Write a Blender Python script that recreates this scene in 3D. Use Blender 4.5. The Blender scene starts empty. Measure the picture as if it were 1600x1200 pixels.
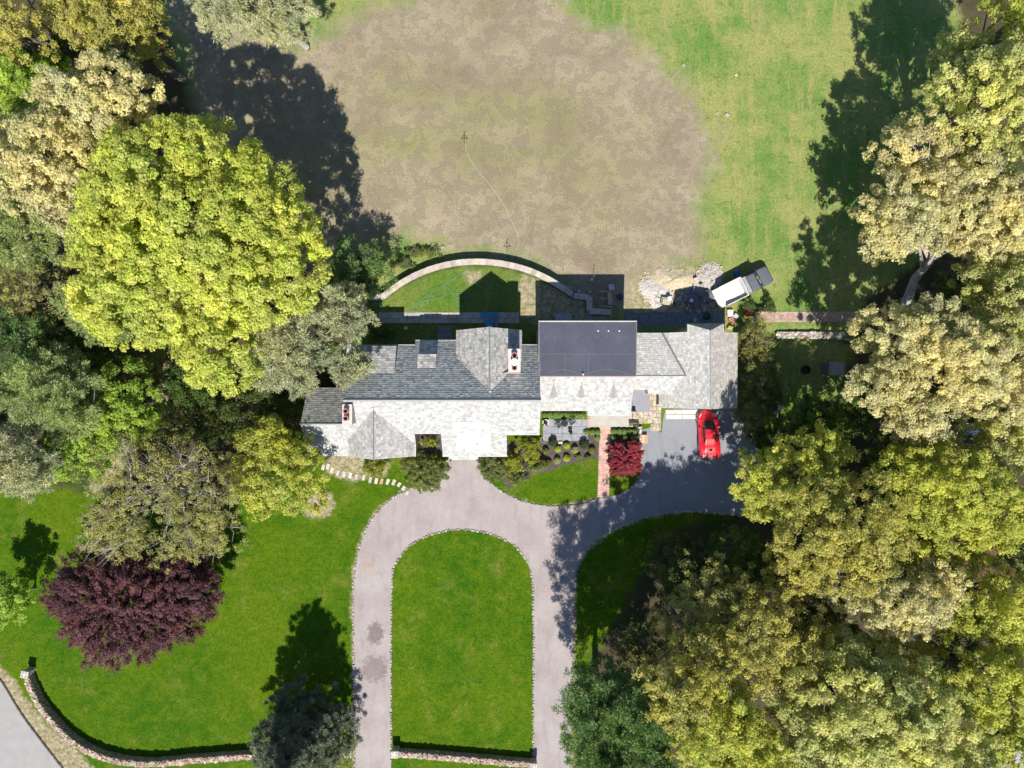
import bpy, bmesh, math, random
import numpy as np
from mathutils import Vector, Matrix

# ------------------------------------------------------------------ camera, sky, sun, exposure
SC = bpy.context.scene
COL = SC.collection
H = 68.0            # height of the camera above the ground (m)
S = 0.0615          # metres per photo pixel on the ground
SUN_EL, SUN_AZ = 51.5, 1.0     # elevation; shadows fall towards +Y (a touch to the left)
cam = bpy.data.cameras.new('camera'); cam.sensor_width = 36.0
cam.lens = 36.0 * H / (1600 * S); cam.clip_end = 6000
co = bpy.data.objects.new('camera', cam); COL.objects.link(co); co.location = (0, 0, H)
SC.camera = co
W = bpy.data.worlds.new('World'); SC.world = W; W.use_nodes = True
wn = W.node_tree.nodes; sky = wn.new('ShaderNodeTexSky'); sky.sky_type = 'NISHITA'; sky.sun_disc = False
sky.sun_elevation = math.radians(SUN_EL); sky.sun_rotation = math.radians(180 + SUN_AZ)
W.node_tree.links.new(sky.outputs[0], wn['Background'].inputs[0]); wn['Background'].inputs[1].default_value = 0.08; sky.dust_density = 0.2; sky.ozone_density = 4.0
sl = bpy.data.lights.new('sun', 'SUN'); sl.energy = 4.6; sl.angle = math.radians(0.5); sl.color = (1.0, 0.955, 0.87)
so = bpy.data.objects.new('sun', sl); COL.objects.link(so); so.location = (0, -40, 60)
so.rotation_euler = (math.radians(90 - SUN_EL), 0, math.radians(SUN_AZ))
SC.view_settings.view_transform = 'Standard'; SC.view_settings.look = 'None'
SC.view_settings.gamma = 1.0; SC.view_settings.exposure = 0.72
SC.cycles.max_bounces = 6; SC.cycles.diffuse_bounces = 3; SC.cycles.transmission_bounces = 4; SC.cycles.transparent_max_bounces = 4

R = math.radians
rng = np.random.default_rng(7); random.seed(7)
def P(px, py, z=0.0):
    k = (H - z) / H
    return Vector(((px - 800) * S * k, (600 - py) * S * k, z))

# ------------------------------------------------------------------ materials
MATS = {}
def nd(nt, t, **kw):
    n = nt.nodes.new(t)
    for k, v in kw.items():
        if k.startswith('i_'):
            key = k[2:]; key = int(key) if key.isdigit() else key.replace('_', ' ')
            n.inputs[key].default_value = v
        else: setattr(n, k, v)
    return n
def c4(c): return (c[0], c[1], c[2], 1.0)
class NT:
    """small helper to wire a node tree"""
    def __init__(s, name):
        s.m = bpy.data.materials.new(name); s.m.use_nodes = True; s.t = s.m.node_tree; s.L = s.t.links.new
        s.b = s.t.nodes['Principled BSDF']; s.out = s.t.nodes['Material Output']
        s.geo = None; MATS[name] = s.m
    def pos(s, obj=False):
        if obj:
            return nd(s.t, 'ShaderNodeTexCoord').outputs['Object']
        if s.geo is None: s.geo = nd(s.t, 'ShaderNodeNewGeometry')
        return s.geo.outputs['Position']
    def noise(s, scale, detail=3, rough=.55, dist=0, vec=None, sc3=None):
        n = nd(s.t, 'ShaderNodeTexNoise', i_Scale=scale, i_Detail=detail, i_Roughness=rough, i_Distortion=dist)
        v = vec or s.pos()
        if sc3:
            mp = nd(s.t, 'ShaderNodeMapping', i_Scale=sc3); s.L(v, mp.inputs[0]); v = mp.outputs[0]
        s.L(v, n.inputs['Vector']); return n.outputs['Fac']
    def ramp(s, fac, a, b, ca=(0, 0, 0), cb=(1, 1, 1)):
        r = nd(s.t, 'ShaderNodeValToRGB'); e = r.color_ramp.elements
        e[0].position = a; e[0].color = c4(ca); e[1].position = b; e[1].color = c4(cb); s.L(fac, r.inputs[0]); return r.outputs[0]
    def mix(s, f, a, b, blend='MIX'):
        n = nd(s.t, 'ShaderNodeMix', data_type='RGBA', blend_type=blend)
        for idx, val in ((0, f), (6, a), (7, b)):
            if isinstance(val, (int, float)): n.inputs[idx].default_value = val
            elif isinstance(val, tuple): n.inputs[idx].default_value = c4(val)
            else: s.L(val, n.inputs[idx])
        return n.outputs[2]
    def math(s, op, a, b=0.5, c=None):
        n = nd(s.t, 'ShaderNodeMath', operation=op)
        for i, val in enumerate((a, b, c)):
            if val is None: continue
            if isinstance(val, (int, float)): n.inputs[i].default_value = val
            else: s.L(val, n.inputs[i])
        return n.outputs[0]
    def attr(s, name, out='Color'):
        n = nd(s.t, 'ShaderNodeAttribute', attribute_name=name); return n.outputs[out]
    def bump(s, h, strength=.4, dist=.05):
        b = nd(s.t, 'ShaderNodeBump', i_Strength=strength, i_Distance=dist); s.L(h, b.inputs['Height']); s.L(b.outputs[0], s.b.inputs['Normal'])
    def done(s, col, rough=.8, spec=.3, metal=0):
        if isinstance(col, tuple): s.b.inputs['Base Color'].default_value = c4(col)
        else: s.L(col, s.b.inputs['Base Color'])
        if isinstance(rough, (int, float)): s.b.inputs['Roughness'].default_value = rough
        else: s.L(rough, s.b.inputs['Roughness'])
        s.b.inputs['Specular IOR Level'].default_value = spec; s.b.inputs['Metallic'].default_value = metal
        return s.m
def mat(name, col, rough=.75, scale=6, var=.25, bump=.25, spec=.3, metal=0, attr=False):
    """plain material with mottling, fine bump and optional per-piece colour attribute"""
    if name in MATS: return MATS[name]
    t = NT(name)
    n1 = t.noise(scale, 4); n2 = t.noise(scale * 7, 3)
    f = t.ramp(n1, .3, .7, tuple(1 - var for _ in range(3)), tuple(1 + var * .5 for _ in range(3)))
    f2 = t.ramp(n2, .3, .7, tuple(1 - var * .5 for _ in range(3)), (1.0 + var * .25,) * 3)
    base = t.attr('Col') if attr else col
    c = t.mix(1.0, t.mix(1.0, base, f, 'MULTIPLY'), f2, 'MULTIPLY')
    if bump: t.bump(n2, bump, .03)
    return t.done(c, rough, spec, metal)
def leaf_mat(name, transl=.5):
    if name in MATS: return MATS[name]
    t = NT(name)
    c = t.attr('Col')
    tr = nd(t.t, 'ShaderNodeBsdfTranslucent'); t.L(t.mix(1.0, c, (1.15, 1.25, .7), 'MULTIPLY'), tr.inputs[0])
    ms = nd(t.t, 'ShaderNodeMixShader', i_0=transl)
    t.done(c, .6, .25); t.L(t.b.outputs[0], ms.inputs[1]); t.L(tr.outputs[0], ms.inputs[2]); t.L(ms.outputs[0], t.out.inputs[0])
    return t.m
LEAF = leaf_mat('leaf'); NEEDLE = leaf_mat('needle', .15)
BARK = mat('bark', (.17, .145, .125), .9, 3, .45, .6)
BARK_PALE = mat('bark_pale', (.36, .33, .31), .9, 3, .35, .5)
SLATE = mat('slate', (.4, .4, .4), .62, 5, .22, .25, .35, attr=True)
STONE = mat('stone', (.4, .37, .33), .85, 3, .25, .35, attr=True)
WALLSTONE = mat('house_wall_stone', (.36, .33, .29), .85, 1.4, .35, .5)
WHITE = mat('white_paint', (.78, .77, .74), .5, 4, .06, .08)
LEAD = mat('lead_flashing', (.30, .295, .29), .5, 5, .15, .1)
GLASS = mat('dark_glass', (.015, .02, .022), .08, 3, .1, 0, .6)
BLACKMETAL = mat('black_metal', (.018, .018, .02), .5, 9, .2, .1)
STEEL = mat('grey_steel', (.35, .37, .4), .4, 6, .2, .1, .5, .6)
RUBBER = mat('rubber', (.02, .02, .02), .85, 9, .2, .2)
TERRA = mat('terracotta', (.55, .24, .13), .8, 6, .2, .2)
WOOD = mat('raw_wood', (.48, .35, .23), .75, 4, .3, .3)

# ------------------------------------------------------------------ mesh helpers
ORG = {}
def linked(o, parent=None):
    COL.objects.link(o)
    if parent is not None: o.parent = parent
    return o
def tag(o, label=None, cat=None, group=None, kind=None):
    if label: o['label'] = label
    if cat: o['category'] = cat
    if group: o['group'] = group
    if kind: o['kind'] = kind
    return o
def empty(name, loc=(0, 0, 0), label=None, cat=None, group=None, kind=None, rz=0.0):
    o = bpy.data.objects.new(name, None); linked(o); o.location = loc; o.rotation_euler = (0, 0, rz)
    o.empty_display_size = .3; ORG[o.name] = (Vector((0, 0, 0)) if rz else Vector(loc))
    return tag(o, label, cat, group, kind)
class MB:
    def __init__(s): s.v = []; s.f = []; s.c = []; s.cc = (.5, .5, .5)
    def add(s, vs, fs):
        b = len(s.v); s.v += [tuple(v) for v in vs]; s.f += [tuple(b + i for i in f) for f in fs]; s.c += [s.cc] * len(vs); return s
    def hexa(s, p):      # 8 points: bottom ring then top ring
        return s.add(p, [(3, 2, 1, 0), (4, 5, 6, 7), (0, 1, 5, 4), (1, 2, 6, 5), (2, 3, 7, 6), (3, 0, 4, 7)])
    def box(s, c, d, rz=0.0, top=1.0, jit=0.0):
        p = []
        ca, sa = math.cos(rz), math.sin(rz)
        for zz, k in ((-.5, 1.0), (.5, top)):
            for sx, sy in ((-.5, -.5), (.5, -.5), (.5, .5), (-.5, .5)):
                x, y = sx * d[0] * k, sy * d[1] * k
                if jit: x += random.uniform(-jit, jit); y += random.uniform(-jit, jit)
                p.append((c[0] + x * ca - y * sa, c[1] + x * sa + y * ca, c[2] + zz * d[2]))
        return s.hexa(p)
    def bar(s, a, b, w, h=None):
        a, b = Vector(a), Vector(b); h = h or w; d = (b - a).normalized()
        u = d.cross(Vector((0, 0, 1)))
        if u.length < 1e-4: u = Vector((1, 0, 0))
        u.normalize(); n = u.cross(d); u *= w / 2; n *= h / 2
        return s.hexa([a - u - n, a + u - n, a + u + n, a - u + n, b - u - n, b + u - n, b + u + n, b - u + n])
    def cyl(s, a, b, r0, r1=None, n=10, cap=True):
        a, b = Vector(a), Vector(b); r1 = r0 if r1 is None else r1; d = (b - a).normalized()
        u = d.cross(Vector((0, 0, 1)))
        if u.length < 1e-3: u = Vector((1, 0, 0))
        u.normalize(); w = d.cross(u)
        vs = []
        for c, r in ((a, r0), (b, r1)):
            for i in range(n):
                t = 2 * math.pi * i / n; vs.append(c + u * (r * math.cos(t)) + w * (r * math.sin(t)))
        fs = [(i, (i + 1) % n, n + (i + 1) % n, n + i) for i in range(n)]
        if cap: fs += [tuple(range(n - 1, -1, -1)), tuple(range(n, 2 * n))]
        return s.add(vs, fs)
    def tube(s, pts, rad, n=6):
        pts = [Vector(p) for p in pts]; m = len(pts)
        rads = rad if isinstance(rad, (list, tuple)) else [rad] * m
        vs = []
        for i, p in enumerate(pts):
            d = (pts[min(i + 1, m - 1)] - pts[max(i - 1, 0)])
            d = d.normalized() if d.length > 1e-6 else Vector((0, 0, 1))
            u = d.cross(Vector((0, 0, 1)))
            if u.length < 1e-3: u = Vector((1, 0, 0))
            u.normalize(); w = d.cross(u)
            for k in range(n):
                t = 2 * math.pi * k / n; vs.append(p + u * (rads[i] * math.cos(t)) + w * (rads[i] * math.sin(t)))
        fs = [(i * n + k, i * n + (k + 1) % n, (i + 1) * n + (k + 1) % n, (i + 1) * n + k) for i in range(m - 1) for k in range(n)]
        fs += [tuple(range(n - 1, -1, -1)), tuple((m - 1) * n + k for k in range(n))]
        return s.add(vs, fs)
    def lathe(s, c, prof, n=16):
        vs = [(c[0] + r * math.cos(2 * math.pi * k / n), c[1] + r * math.sin(2 * math.pi * k / n), c[2] + z) for r, z in prof for k in range(n)]
        fs = [(i * n + k, i * n + (k + 1) % n, (i + 1) * n + (k + 1) % n, (i + 1) * n + k) for i in range(len(prof) - 1) for k in range(n)]
        return s.add(vs, fs + [tuple(range(n - 1, -1, -1)), tuple((len(prof) - 1) * n + k for k in range(n))])
    def prism(s, pts, z0, z1):
        n = len(pts)
        vs = [(p[0], p[1], z0) for p in pts] + [(p[0], p[1], z1) for p in pts]
        return s.add(vs, [tuple(range(n - 1, -1, -1)), tuple(range(n, 2 * n))] + [(i, (i + 1) % n, n + (i + 1) % n, n + i) for i in range(n)])
    def sheet(s, pts):
        return s.add(pts, [tuple(range(len(pts)))])
    def build(s, name, m, parent=None, bevel=0.0, smooth=False, org=None):
        o0 = Vector(org) if org is not None else (ORG[parent.name] if parent is not None else Vector((0, 0, 0)))
        me = bpy.data.meshes.new(name); me.from_pydata([(v[0] - o0.x, v[1] - o0.y, v[2] - o0.z) for v in s.v], [], s.f); me.update()
        if any(c != (.5, .5, .5) for c in s.c):
            a = me.color_attributes.new('Col', 'FLOAT_COLOR', 'POINT')
            a.data.foreach_set('color', np.array([(c[0], c[1], c[2], 1) for c in s.c], np.float32).ravel())
        me.materials.append(m)
        if smooth: me.polygons.foreach_set('use_smooth', [True] * len(me.polygons))
        o = bpy.data.objects.new(name, me); linked(o, parent)
        if parent is None and org is not None: o.location = org
        ORG[o.name] = o0
        if bevel:
            b = o.modifiers.new('bevel', 'BEVEL'); b.width = bevel; b.segments = 2; b.limit_method = 'ANGLE'
        return o
def np_quads(name, V, colors, m, parent=None):
    """V (N,4,3) quads, colors (N,3)"""
    n = len(V); me = bpy.data.meshes.new(name)
    me.vertices.add(n * 4); me.loops.add(n * 4); me.polygons.add(n)
    me.vertices.foreach_set('co', V.astype(np.float32).ravel())
    me.loops.foreach_set('vertex_index', np.arange(n * 4, dtype=np.int32))
    me.polygons.foreach_set('loop_start', np.arange(0, n * 4, 4, dtype=np.int32))
    me.polygons.foreach_set('loop_total', np.full(n, 4, dtype=np.int32))
    me.update(calc_edges=True)
    a = me.color_attributes.new('Col', 'FLOAT_COLOR', 'POINT')
    cc = np.ones((n, 4, 4), np.float32); cc[:, :, :3] = colors[:, None, :]; a.data.foreach_set('color', cc.ravel())
    me.materials.append(m)
    o = bpy.data.objects.new(name, me); linked(o, parent); ORG[o.name] = ORG[parent.name] if parent is not None else Vector((0, 0, 0))
    return o
def np_tris(name, V, colors, m, parent=None):
    n = len(V); me = bpy.data.meshes.new(name)
    me.vertices.add(n * 3); me.loops.add(n * 3); me.polygons.add(n)
    me.vertices.foreach_set('co', V.astype(np.float32).ravel()); me.loops.foreach_set('vertex_index', np.arange(n * 3, dtype=np.int32))
    me.polygons.foreach_set('loop_start', np.arange(0, n * 3, 3, dtype=np.int32)); me.polygons.foreach_set('loop_total', np.full(n, 3, dtype=np.int32))
    me.update(calc_edges=True)
    a = me.color_attributes.new('Col', 'BYTE_COLOR', 'CORNER'); cc = np.ones((n, 3, 4), np.float32); cc[:, :, :3] = colors[:, None, :]; a.data.foreach_set('color', cc.ravel())
    me.materials.append(m); o = bpy.data.objects.new(name, me); linked(o, parent); ORG[o.name] = ORG[parent.name] if parent is not None else Vector((0, 0, 0))
    return o
def dense(pts, step=.4, closed=False):
    out = []; n = len(pts)
    for i in range(n if closed else n - 1):
        a, b = Vector(pts[i]), Vector(pts[(i + 1) % n]); k = max(1, int((b - a).length / step))
        out += [a.lerp(b, j / k) for j in range(k)]
    if not closed: out.append(Vector(pts[-1]))
    return out
def smooth_line(pts, it=2, closed=False):
    pts = [Vector(p) for p in pts]
    for _ in range(it):
        q = []; n = len(pts)
        if not closed: q.append(pts[0])
        for i in range(n if closed else n - 1):
            a, b = pts[i], pts[(i + 1) % n]; q += [a.lerp(b, .25), a.lerp(b, .75)]
        if not closed: q.append(pts[-1])
        pts = q
    return pts
def px_line(pp, z=0.0, it=2, closed=False): return smooth_line([P(x, y, z) for x, y in pp], it, closed)
def stone_at(mb, c, d, rz, col, jit=.12):
    """irregular chamfered block"""
    mb.cc = col
    ca, sa = math.cos(rz), math.sin(rz); p = []
    for zz, k in ((-.5, 1.0), (.15, 1.0), (.5, .78)):
        for sx, sy in ((-.5, -.5), (.5, -.5), (.5, .5), (-.5, .5)):
            x = sx * d[0] * k * random.uniform(1 - jit, 1 + jit); y = sy * d[1] * k * random.uniform(1 - jit, 1 + jit)
            p.append((c[0] + x * ca - y * sa, c[1] + x * sa + y * ca, c[2] + zz * d[2] * random.uniform(.95, 1.05)))
    mb.add(p, [(3, 2, 1, 0), (8, 9, 10, 11)] + [(r + i, r + (i + 1) % 4, r + 4 + (i + 1) % 4, r + 4 + i) for r in (0, 4) for i in range(4)])
def vary(c, a=.2, h=.06):
    k = random.uniform(1 - a, 1 + a); return tuple(max(.003, x * k * random.uniform(1 - h, 1 + h)) for x in c)

# ------------------------------------------------------------------ ground sheet
def poly_sd(X, Y, poly):
    """signed distance (positive inside), all in metres"""
    poly = np.array([(p[0], p[1]) for p in poly]); n = len(poly)
    inside = np.zeros(X.shape, bool); d = np.full(X.shape, 1e9)
    for i in range(n):
        x0, y0 = poly[i]; x1, y1 = poly[(i + 1) % n]
        c = (y0 > Y) != (y1 > Y)
        xi = (x1 - x0) * (Y - y0) / (y1 - y0 + 1e-12) + x0
        inside ^= c & (X < xi)
        ex, ey = x1 - x0, y1 - y0; t = np.clip(((X - x0) * ex + (Y - y0) * ey) / (ex * ex + ey * ey + 1e-12), 0, 1)
        d = np.minimum(d, np.hypot(X - x0 - t * ex, Y - y0 - t * ey))
    return np.where(inside, d, -d)
def pxp(pp): return [P(x, y) for x, y in pp]
def soft(sd, w): return np.clip(.5 + sd / (2 * w), 0, 1)
WALL_LINE = [(573, 463), (596, 466), (612, 452), (640, 434), (672, 420), (708, 411), (745, 408), (782, 411), (818, 419), (850, 432), (880, 450), (897, 462), (921, 465), (921, 486), (955, 488)]
TERR_Z = .9
WALL_W = smooth_line([P(x, y, 1.12) for x, y in WALL_LINE[:-3]], 2) + [P(x, y, 1.12) for x, y in WALL_LINE[-3:]]
TERRACE = [Vector((p.x, p.y, 0)) for p in WALL_W] + [P(957, 512, .9), P(957, 560, .9), P(560, 560, .9), P(545, 500, .9)]
FIELD = [(250, -120), (280, 40), (300, 120), (330, 300), (430, 420), (520, 430), (575, 400), (597, 362), (640, 372), (690, 378), (720, 392), (800, 398), (850, 422), (880, 445), (880, 480), (985, 492), (1010, 440), (1060, 425), (1098, 390), (1088, 340), (1094, 300), (1118, 250), (1114, 205), (1085, 172), (1062, 128), (1025, 95), (985, 62), (920, 38), (880, 15), (860, -120), (700, -120), (640, 4), (580, 12), (520, 42), (470, 75), (440, 60), (520, -120)]
WOODL = [(-900, -600), (240, -600), (255, 40), (300, 150), (400, 330), (520, 450), (560, 480), (540, 600), (470, 625), (462, 700), (400, 760), (330, 800), (150, 770), (60, 752), (-900, 790)]
WOODR = [(1900, 380), (1450, 400), (1350, 470), (1330, 560), (1310, 640), (1210, 668), (1178, 760), (1160, 806), (1090, 815), (1040, 835), (1010, 880), (980, 940), (935, 1010), (905, 1080), (895, 1200), (895, 1700), (2300, 1700)]
WOODT = [(1900, -600), (1560, -600), (1500, 0), (1470, 200), (1490, 420), (1900, 420)]
WEAR = [[(483, 778), (500, 766), (520, 770), (524, 790), (512, 806), (490, 812), (470, 800)], [(236, 515), (280, 515), (272, 600), (262, 650), (246, 650), (250, 590)], [(196, 676), (212, 690), (176, 760), (150, 772), (138, 762)],
        [(-40, 1010), (0, 1040), (22, 1062), (50, 1102), (82, 1140), (125, 1175), (165, 1230), (90, 1230), (60, 1150), (20, 1095), (-40, 1040)],
        [(508, 708), (580, 712), (612, 722), (600, 742), (548, 752), (512, 742)], [(812, 432), (846, 440), (846, 503), (812, 500)], [(728, 426), (752, 428), (748, 444), (730, 446)],
        [(985, 438), (1010, 425), (1060, 415), (1118, 420), (1132, 470), (1120, 506), (985, 506)], [(896, 1055), (910, 1050), (906, 1090), (890, 1110)], [(250, -40), (400, -40), (415, 50), (300, 60), (270, 40)],
        [(846, 446), (880, 456), (922, 472), (955, 492), (955, 512), (846, 512)]]
def ax(lo, hi, step):
    a = np.arange(lo, hi + 1e-6, step); o = np.array([6, 20, 60, 180, 600, 1700.])
    return np.concatenate([lo - o[::-1], a, hi + o])
gx, gy = ax(-62, 62, .36), ax(-48, 48, .36)
GX, GY = np.meshgrid(gx, gy); nx, ny = len(gx), len(gy)
tsd = poly_sd(GX, GY, TERRACE)
GZ = np.where(tsd > 0, TERR_Z, 0.0)
m_dirt = soft(poly_sd(GX, GY, pxp(FIELD)), 2.6) * (tsd < 0)
m_core = np.clip((poly_sd(GX, GY, pxp(FIELD)) - 1.0) / 9.0, 0, 1)
m_wood = np.maximum.reduce([soft(poly_sd(GX, GY, pxp(w)), 2.0) for w in (WOODL, WOODR, WOODT)]) * (tsd < 0)
m_lush = np.maximum(soft(-2 - GY, 2.0), (tsd > 0) * .55)
m_wear = np.maximum.reduce([soft(poly_sd(GX, GY, pxp(w)), 1.0) for w in WEAR])
def near_line(pp, w):
    q = px_line(pp); d = np.full(GX.shape, 1e9)
    for a, b in zip(q[:-1], q[1:]):
        ex, ey = b.x - a.x, b.y - a.y; tt = np.clip(((GX - a.x) * ex + (GY - a.y) * ey) / (ex * ex + ey * ey + 1e-9), 0, 1); d = np.minimum(d, np.hypot(GX - a.x - tt * ex, GY - a.y - tt * ey))
    return np.clip(1 - d / w, 0, 1)
EDGES = [[(555, 1420), (554, 1100), (552, 1000), (551, 930), (554, 885), (565, 842), (584, 805), (612, 778), (645, 763)], [(1060, 799), (1015, 806), (965, 823), (924, 850), (903, 880), (897, 915), (896, 1000), (892, 1090), (890, 1420)], [(795, 776), (830, 789), (868, 793), (902, 790), (935, 779)]]
for e_ in EDGES: m_wear = np.maximum(m_wear, .62 * near_line(e_, .9))
me = bpy.data.meshes.new('ground')
idx = np.arange(nx * ny).reshape(ny, nx)
quads = np.stack([idx[:-1, :-1], idx[:-1, 1:], idx[1:, 1:], idx[1:, :-1]], -1).reshape(-1, 4)
me.vertices.add(nx * ny); me.loops.add(len(quads) * 4); me.polygons.add(len(quads))
me.vertices.foreach_set('co', np.stack([GX, GY, GZ], -1).astype(np.float32).ravel())
me.loops.foreach_set('vertex_index', quads.astype(np.int32).ravel())
me.polygons.foreach_set('loop_start', np.arange(0, len(quads) * 4, 4, dtype=np.int32)); me.polygons.foreach_set('loop_total', np.full(len(quads), 4, np.int32))
me.update(calc_edges=True)
for nm, arr in (('dirt', m_dirt), ('wood', m_wood), ('lush', m_lush), ('wear', m_wear), ('core', m_core)):
    a = me.attributes.new(nm, 'FLOAT', 'POINT'); a.data.foreach_set('value', arr.astype(np.float32).ravel())
def lawn_color(t, lush):
    """front lawns: saturated; back lawn: thin and yellowish"""
    big = t.noise(.11, 4, .6); mid = t.noise(.8, 5, .65); fine = t.noise(5, 4, .75); hair = t.noise(24, 2, .7)
    a = t.mix(t.ramp(big, .36, .62), (.042, .122, .003), (.092, .160, .004))
    a = t.mix(t.ramp(mid, .42, .68), a, t.mix(.6, a, (.135, .19, .008)))
    a = t.mix(t.ramp(t.noise(2.1, 4, .7), .36, .56), t.mix(1.0, a, (.72, .78, .7), 'MULTIPLY'), a)
    a = t.mix(t.ramp(t.noise(.33, 5, .7, .3), .54, .70), a, t.mix(.5, a, (.23, .215, .05)))
    a = t.mix(t.ramp(fine, .36, .64), t.mix(1.0, a, (.58, .62, .55), 'MULTIPLY'), t.mix(1.0, a, (1.1, 1.08, 1.05), 'MULTIPLY'))
    b = t.mix(t.ramp(t.noise(.17, 5, .65), .40, .60), (.135, .235, .055), (.29, .30, .105))
    b = t.mix(t.ramp(t.noise(.6, 5, .7, 0, sc3=(2.2, .22, 1)), .50, .66), b, t.mix(.65, b, (.36, .31, .14)))
    b = t.mix(t.ramp(t.noise(1.3, 5, .75), .52, .66), b, t.mix(.6, b, (.075, .155, .028)))
    b = t.mix(t.ramp(t.noise(3.2, 4, .75), .60, .74), b, t.mix(.7, b, (.34, .29, .15)))
    b = t.mix(t.ramp(fine, .36, .64), t.mix(1.0, b, (.66, .69, .62), 'MULTIPLY'), t.mix(1.0, b, (1.1, 1.08, 1.05), 'MULTIPLY'))
    c = b if lush is None else (a if lush == 1 else t.mix(lush, b, a))
    return t.mix(t.ramp(hair, .3, .7), t.mix(1.0, c, (.72, .74, .72), 'MULTIPLY'), t.mix(1.0, c, (1.12, 1.12, 1.1), 'MULTIPLY')), fine, hair
t = NT('ground')
lawn, fine, hair = lawn_color(t, t.attr('lush', 'Fac'))
dn = t.noise(.15, 5, .6); dn2 = t.noise(.6, 6, .75); dn3 = t.noise(11, 4, .8)
core = t.attr('core', 'Fac')
soil = t.mix(t.ramp(dn, .34, .64), (.205, .155, .122), (.315, .262, .18))
soil = t.mix(t.math('MULTIPLY', core, t.ramp(t.noise(.11, 5, .65, .4, sc3=(.6, 1.6, 1)), .32, .66)), soil, t.mix(.8, soil, (.22, .23, .07)))
soil = t.mix(t.math('MULTIPLY', t.math('SUBTRACT', 1.15, core), t.ramp(t.noise(.3, 6, .7, .5), .34, .70)), soil, t.mix(.6, soil, (.44, .375, .285)))
soil = t.mix(t.ramp(t.noise(.3, 6, .7, .5, sc3=(.5, 1.3, 1)), .44, .74), soil, t.mix(.35, soil, (.41, .36, .255)))
soil = t.mix(t.ramp(dn2, .46, .76), soil, t.mix(.2, soil, (.42, .36, .27)))
soil = t.mix(t.ramp(dn2, .50, .30), soil, t.mix(.4, soil, (.15, .112, .098)))
soil = t.mix(t.ramp(t.noise(2.5, 6, .85), .47, .64), soil, t.mix(.3, soil, (.225, .26, .07)))
soil = t.mix(t.ramp(dn3, .40, .60), t.mix(1.0, soil, (.64, .62, .61), 'MULTIPLY'), t.mix(1.0, soil, (1.18, 1.18, 1.16), 'MULTIPLY'))
soil = t.mix(t.ramp(t.noise(26, 2, .6), .66, .72), soil, t.mix(.6, soil, (.10, .085, .07)))
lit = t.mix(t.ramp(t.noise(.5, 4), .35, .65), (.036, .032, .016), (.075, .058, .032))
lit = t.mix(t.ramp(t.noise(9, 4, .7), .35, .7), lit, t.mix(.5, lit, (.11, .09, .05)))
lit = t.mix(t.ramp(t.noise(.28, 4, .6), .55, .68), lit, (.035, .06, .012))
wear = t.mix(t.ramp(t.noise(2.2, 5, .7), .38, .62), (.20, .16, .085), (.40, .335, .235)); wear = t.mix(t.ramp(t.noise(3.4, 4, .7), .5, .6), wear, t.mix(.6, wear, lawn))
edge = t.noise(.55, 7, .75)
def mask(name, k=1.0, w=.12):
    v = t.math('ADD', t.attr(name, 'Fac'), t.math('MULTIPLY', t.math('SUBTRACT', edge, .5), k))
    return t.ramp(v, .5 - w, .5 + w)
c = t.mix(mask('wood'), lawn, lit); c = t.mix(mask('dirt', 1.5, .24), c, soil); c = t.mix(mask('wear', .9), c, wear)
t.bump(t.math('ADD', t.math('MULTIPLY', fine, .6), t.math('MULTIPLY', hair, .5)), .55, .09)
GROUND = t.done(c, .95, .1)
t = NT('lawn_lush'); lc, fine, hair = lawn_color(t, 1); t.bump(t.math('ADD', t.math('MULTIPLY', fine, .6), t.math('MULTIPLY', hair, .5)), .55, .09); LAWN = t.done(lc, .95, .1)
me.materials.append(GROUND)
go = bpy.data.objects.new('ground', me); linked(go); tag(go, kind='structure')

# ------------------------------------------------------------------ road, driveway, island, edging
t = NT('gravel')
n1 = t.noise(.35, 4); n2 = t.noise(2.5, 4, .65); n3 = t.noise(16, 3, .75); n4 = t.noise(45, 2, .7)
g = t.mix(t.ramp(n1, .35, .65), (.315, .272, .268), (.375, .335, .325))
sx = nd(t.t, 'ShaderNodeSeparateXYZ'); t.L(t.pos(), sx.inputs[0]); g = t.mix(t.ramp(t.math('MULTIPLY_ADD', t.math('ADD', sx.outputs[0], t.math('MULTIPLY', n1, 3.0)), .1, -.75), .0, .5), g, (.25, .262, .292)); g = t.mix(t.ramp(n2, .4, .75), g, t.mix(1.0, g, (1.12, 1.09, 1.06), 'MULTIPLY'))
g = t.mix(t.ramp(t.noise(.9, 5, .7, sc3=(1.5, .35, 1)), .5, .7), g, t.mix(1.0, g, (.84, .83, .83), 'MULTIPLY')); g = t.mix(t.ramp(n3, .35, .7), t.mix(1.0, g, (.80, .80, .81), 'MULTIPLY'), t.mix(1.0, g, (1.08, 1.07, 1.06), 'MULTIPLY'))
g = t.mix(t.ramp(n4, .30, .42), t.mix(1.0, g, (.62, .6, .6), 'MULTIPLY'), g)
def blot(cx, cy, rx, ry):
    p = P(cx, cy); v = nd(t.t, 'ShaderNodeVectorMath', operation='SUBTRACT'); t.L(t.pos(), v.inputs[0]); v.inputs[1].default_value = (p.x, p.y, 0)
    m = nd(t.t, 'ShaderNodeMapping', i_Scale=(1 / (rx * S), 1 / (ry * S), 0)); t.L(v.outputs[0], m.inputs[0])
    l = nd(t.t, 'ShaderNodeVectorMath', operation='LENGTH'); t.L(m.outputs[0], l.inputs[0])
    q = t.math('ADD', l.outputs['Value'], t.math('ADD', t.math('MULTIPLY', t.math('SUBTRACT', n2, .5), 1.6), t.math('MULTIPLY', t.math('SUBTRACT', n3, .5), .5))); return t.ramp(q, .65, 1.15, (1, 1, 1), (0, 0, 0))
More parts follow.
